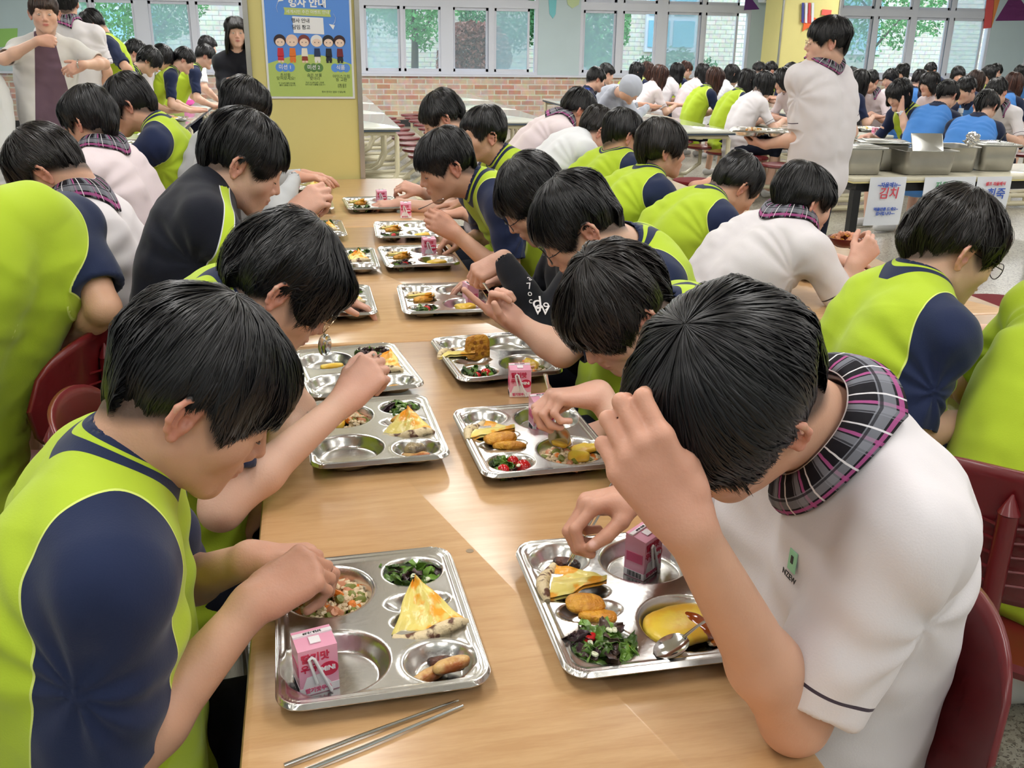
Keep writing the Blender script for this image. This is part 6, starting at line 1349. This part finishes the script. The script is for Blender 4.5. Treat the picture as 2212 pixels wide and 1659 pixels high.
for a in [(1640, 150, 10, 'polo', 'tied', 'small dark head left of the nearest far bob'), (1664, 150, 170, 'gym', 'short', 'small dark head between two far girls'), (1708, 152, 175, 'polo', 'bob', 'small dark head against the far yellow column, left'), (1690, 170, 185, 'pink', 'bob', 'girl with pink cheeks facing left, beside the standing boy'),
          (1730, 152, 170, 'gym', 'short', 'small dark head against the far yellow column, right'), (1815, 150, 5, 'gym', 'long', 'dark head just right of the standing boy neck'), (1838, 165, 8, 'blue', 'long', 'long haired head right of the standing boy'), (1858, 172, 10, 'gym', 'long', 'dark head left of the white polo girl'),
          (1950, 153, 200, 'polo', 'bob', 'small head behind the girl with the watch'), (2010, 150, 190, 'blue', 'short', 'round dark head before the green window'), (2136, 158, 190, 'gym', 'bob', 'small dark head left of the brown long hair'), (2152, 152, 5, 'gym', 'tied', 'small dark head under the right panel'), (2205, 156, 190, 'blue', 'long', 'dark head at the right frame edge')]: B(*a, z=1.19, group=G2, nh=300)
B(1880, 172, 205, 'pink', 'tied', 'girl in pale pink polo facing left, right of the standing boy', pitch=8, collar=True, eyes='open', h=.008, nh=900, tyaw=215)
B(1924, 168, 200, 'polo', 'tied', 'girl behind the wrist watch girl, ear visible', pitch=20)
B(1943, 200, 196, 'gym', 'bob', 'girl in lime and navy tee, hand on cheek, white watch', pitch=25, arms='face', h=.008, nh=900, tyaw=190)
wp = PERS['w']; q = MB(); q.tube([V([.031*math.cos(a), .031*math.sin(a), 0]) for a in np.linspace(0, 6.283, 17)], .006, 6, False); q.box((-.012, -.031, 0), (.016, .006, .018), bev=.005)
o = q.build('wrist_watch', M_WHITE, smooth=True, origin=(0, 0, 0)); o.location = wp-V([0, 0, .02]); tag(o, 'white square watch on the wrist of the girl with hand on cheek', 'watch')
B(1988, 170, 12, 'blue', 'tied', 'girl in blue tee with hair in a bun, facing right', pitch=15, h=.009)
B(2008, 178, 188, 'pink', 'bob', 'person biting bread, facing left at the far table', pitch=10)
B(2046, 202, 22, 'blue', 'tied', 'girl in blue and navy tee with ponytail, left of the bottle', pitch=28, tails=dict(L=.17), h=.008, nh=1000, tyaw=35, d=8.0)
B(2069, 160, 250, 'gym', 'bob', 'girl facing us with centre parted hair, far right group', pitch=8, eyes='open')
B(2086, 190, 195, 'blue', 'tied', 'girl in blue tee facing left behind the bottle', pitch=18)
B(2108, 172, 15, 'gym', 'long', 'girl with brown hair behind the ponytail girls', hcol='brown')
B(2130, 225, 30, 'blue', 'tied', 'girl in blue and navy tee with big ponytail, nearest of the right group', pitch=30, tails=dict(L=.24, r0=.04), h=.008, nh=1000, tyaw=40, d=7.6)
B(2152, 195, 200, 'polo', 'short', 'boy in white polo with plaid collar facing left, right group', pitch=15, collar=True, h=.008, tyaw=215)
B(2190, 178, 20, 'blue', 'long', 'girl with long brown hair in navy and blue, far right', hcol='auburn', pitch=12)
G3 = 'boys at the far left table'; DD = {322: 8.9, 350: 9.8, 398: 9.9, 443: 10.6, 448: 11.6, 294: 9.3}
for a in [(322, 128, 5, 'gym', 'shag', 'boy in lime tee leaning over the far left table, back towards us', 40), (350, 122, 8, 'polo', 'shag', 'boy with dark brown hair next to the leaning lime tee', 35), (398, 126, 6, 'gym', 'short', 'boy with glasses reaching over the far left table', 30), (443, 118, 10, 'gym', 'short', 'boy in lime and navy tee nearest the woman in black', 24),
          (448, 98, 12, 'white', 'short', 'head behind the boys at far left, beside the woman', 15), (294, 112, 5, 'gym', 'short', 'half hidden head at the left end of the far boys', 25)]: B(*a[:6], pitch=a[6], group=G3, hcol='black', h=.009, nh=600, lean=.30, d=DD[a[0]])
chair(*PZ(2028, 330, .45)[:2], 35, 'maroon chair behind the blue tee girl near the pans', 'maroon chairs by the serving table'); chair(*PZ(2100, 345, .45)[:2], 40, 'maroon chair behind the big ponytail girl', 'maroon chairs by the serving table')
# small far items
q = MB(); q.lathe((0, 0, 0), [(.03, 0), (.033, .01), (.033, .13), (.018, .16), (.018, .175)], 14); o = q.build('bottle', mat('bottle_clear', (200, 206, 208), rough=.1, alpha=.7), smooth=True, origin=(0, 0, 0)); o.location = PD(2067, 290, 8.0); tag(o, 'clear bottle with white cap between the blue tee girls', 'bottle')
q = MB(); q.lathe((0, 0, .175), [(.021, 0), (.021, .035), (.001, .036)], 14); q.build('cap', M_WHITE, o, smooth=True)
carton(None, PZ(1889, 292, .7405), 10, 'pink milk carton on the dark edged far table')
for x, y, lb in ((1872, 280, 'tray on the dark edged far table'), (2175, 276, 'tray on the wooden far table, left'), (2208, 278, 'tray on the wooden far table, right')):
    p = PZ(x, y, .75); t = tray(p[0], p[1], 5, 'steel '+lb); grains('food_heap', lambda u, v, w=0: t(u, v, w+.005), .07, .09, 60, 'food heap on the '+lb, int(x), (M_EGG, M_RICE), (.6, .4), .02, .01, 'food')
q = MB(); q.lathe((0, 0, 0), [(.05, -.02), (.09, .0), (.12, .05), (.115, .05), (.05, .006)], 20); o = q.build('pink_bowl', mat('magenta_plastic', (240, 90, 190), rough=.4), smooth=True, origin=(0, 0, 0)); o.location = (-1.42, 12.6, .76); tag(o, 'bright magenta plastic bowl left of the woman in black', 'bowl')
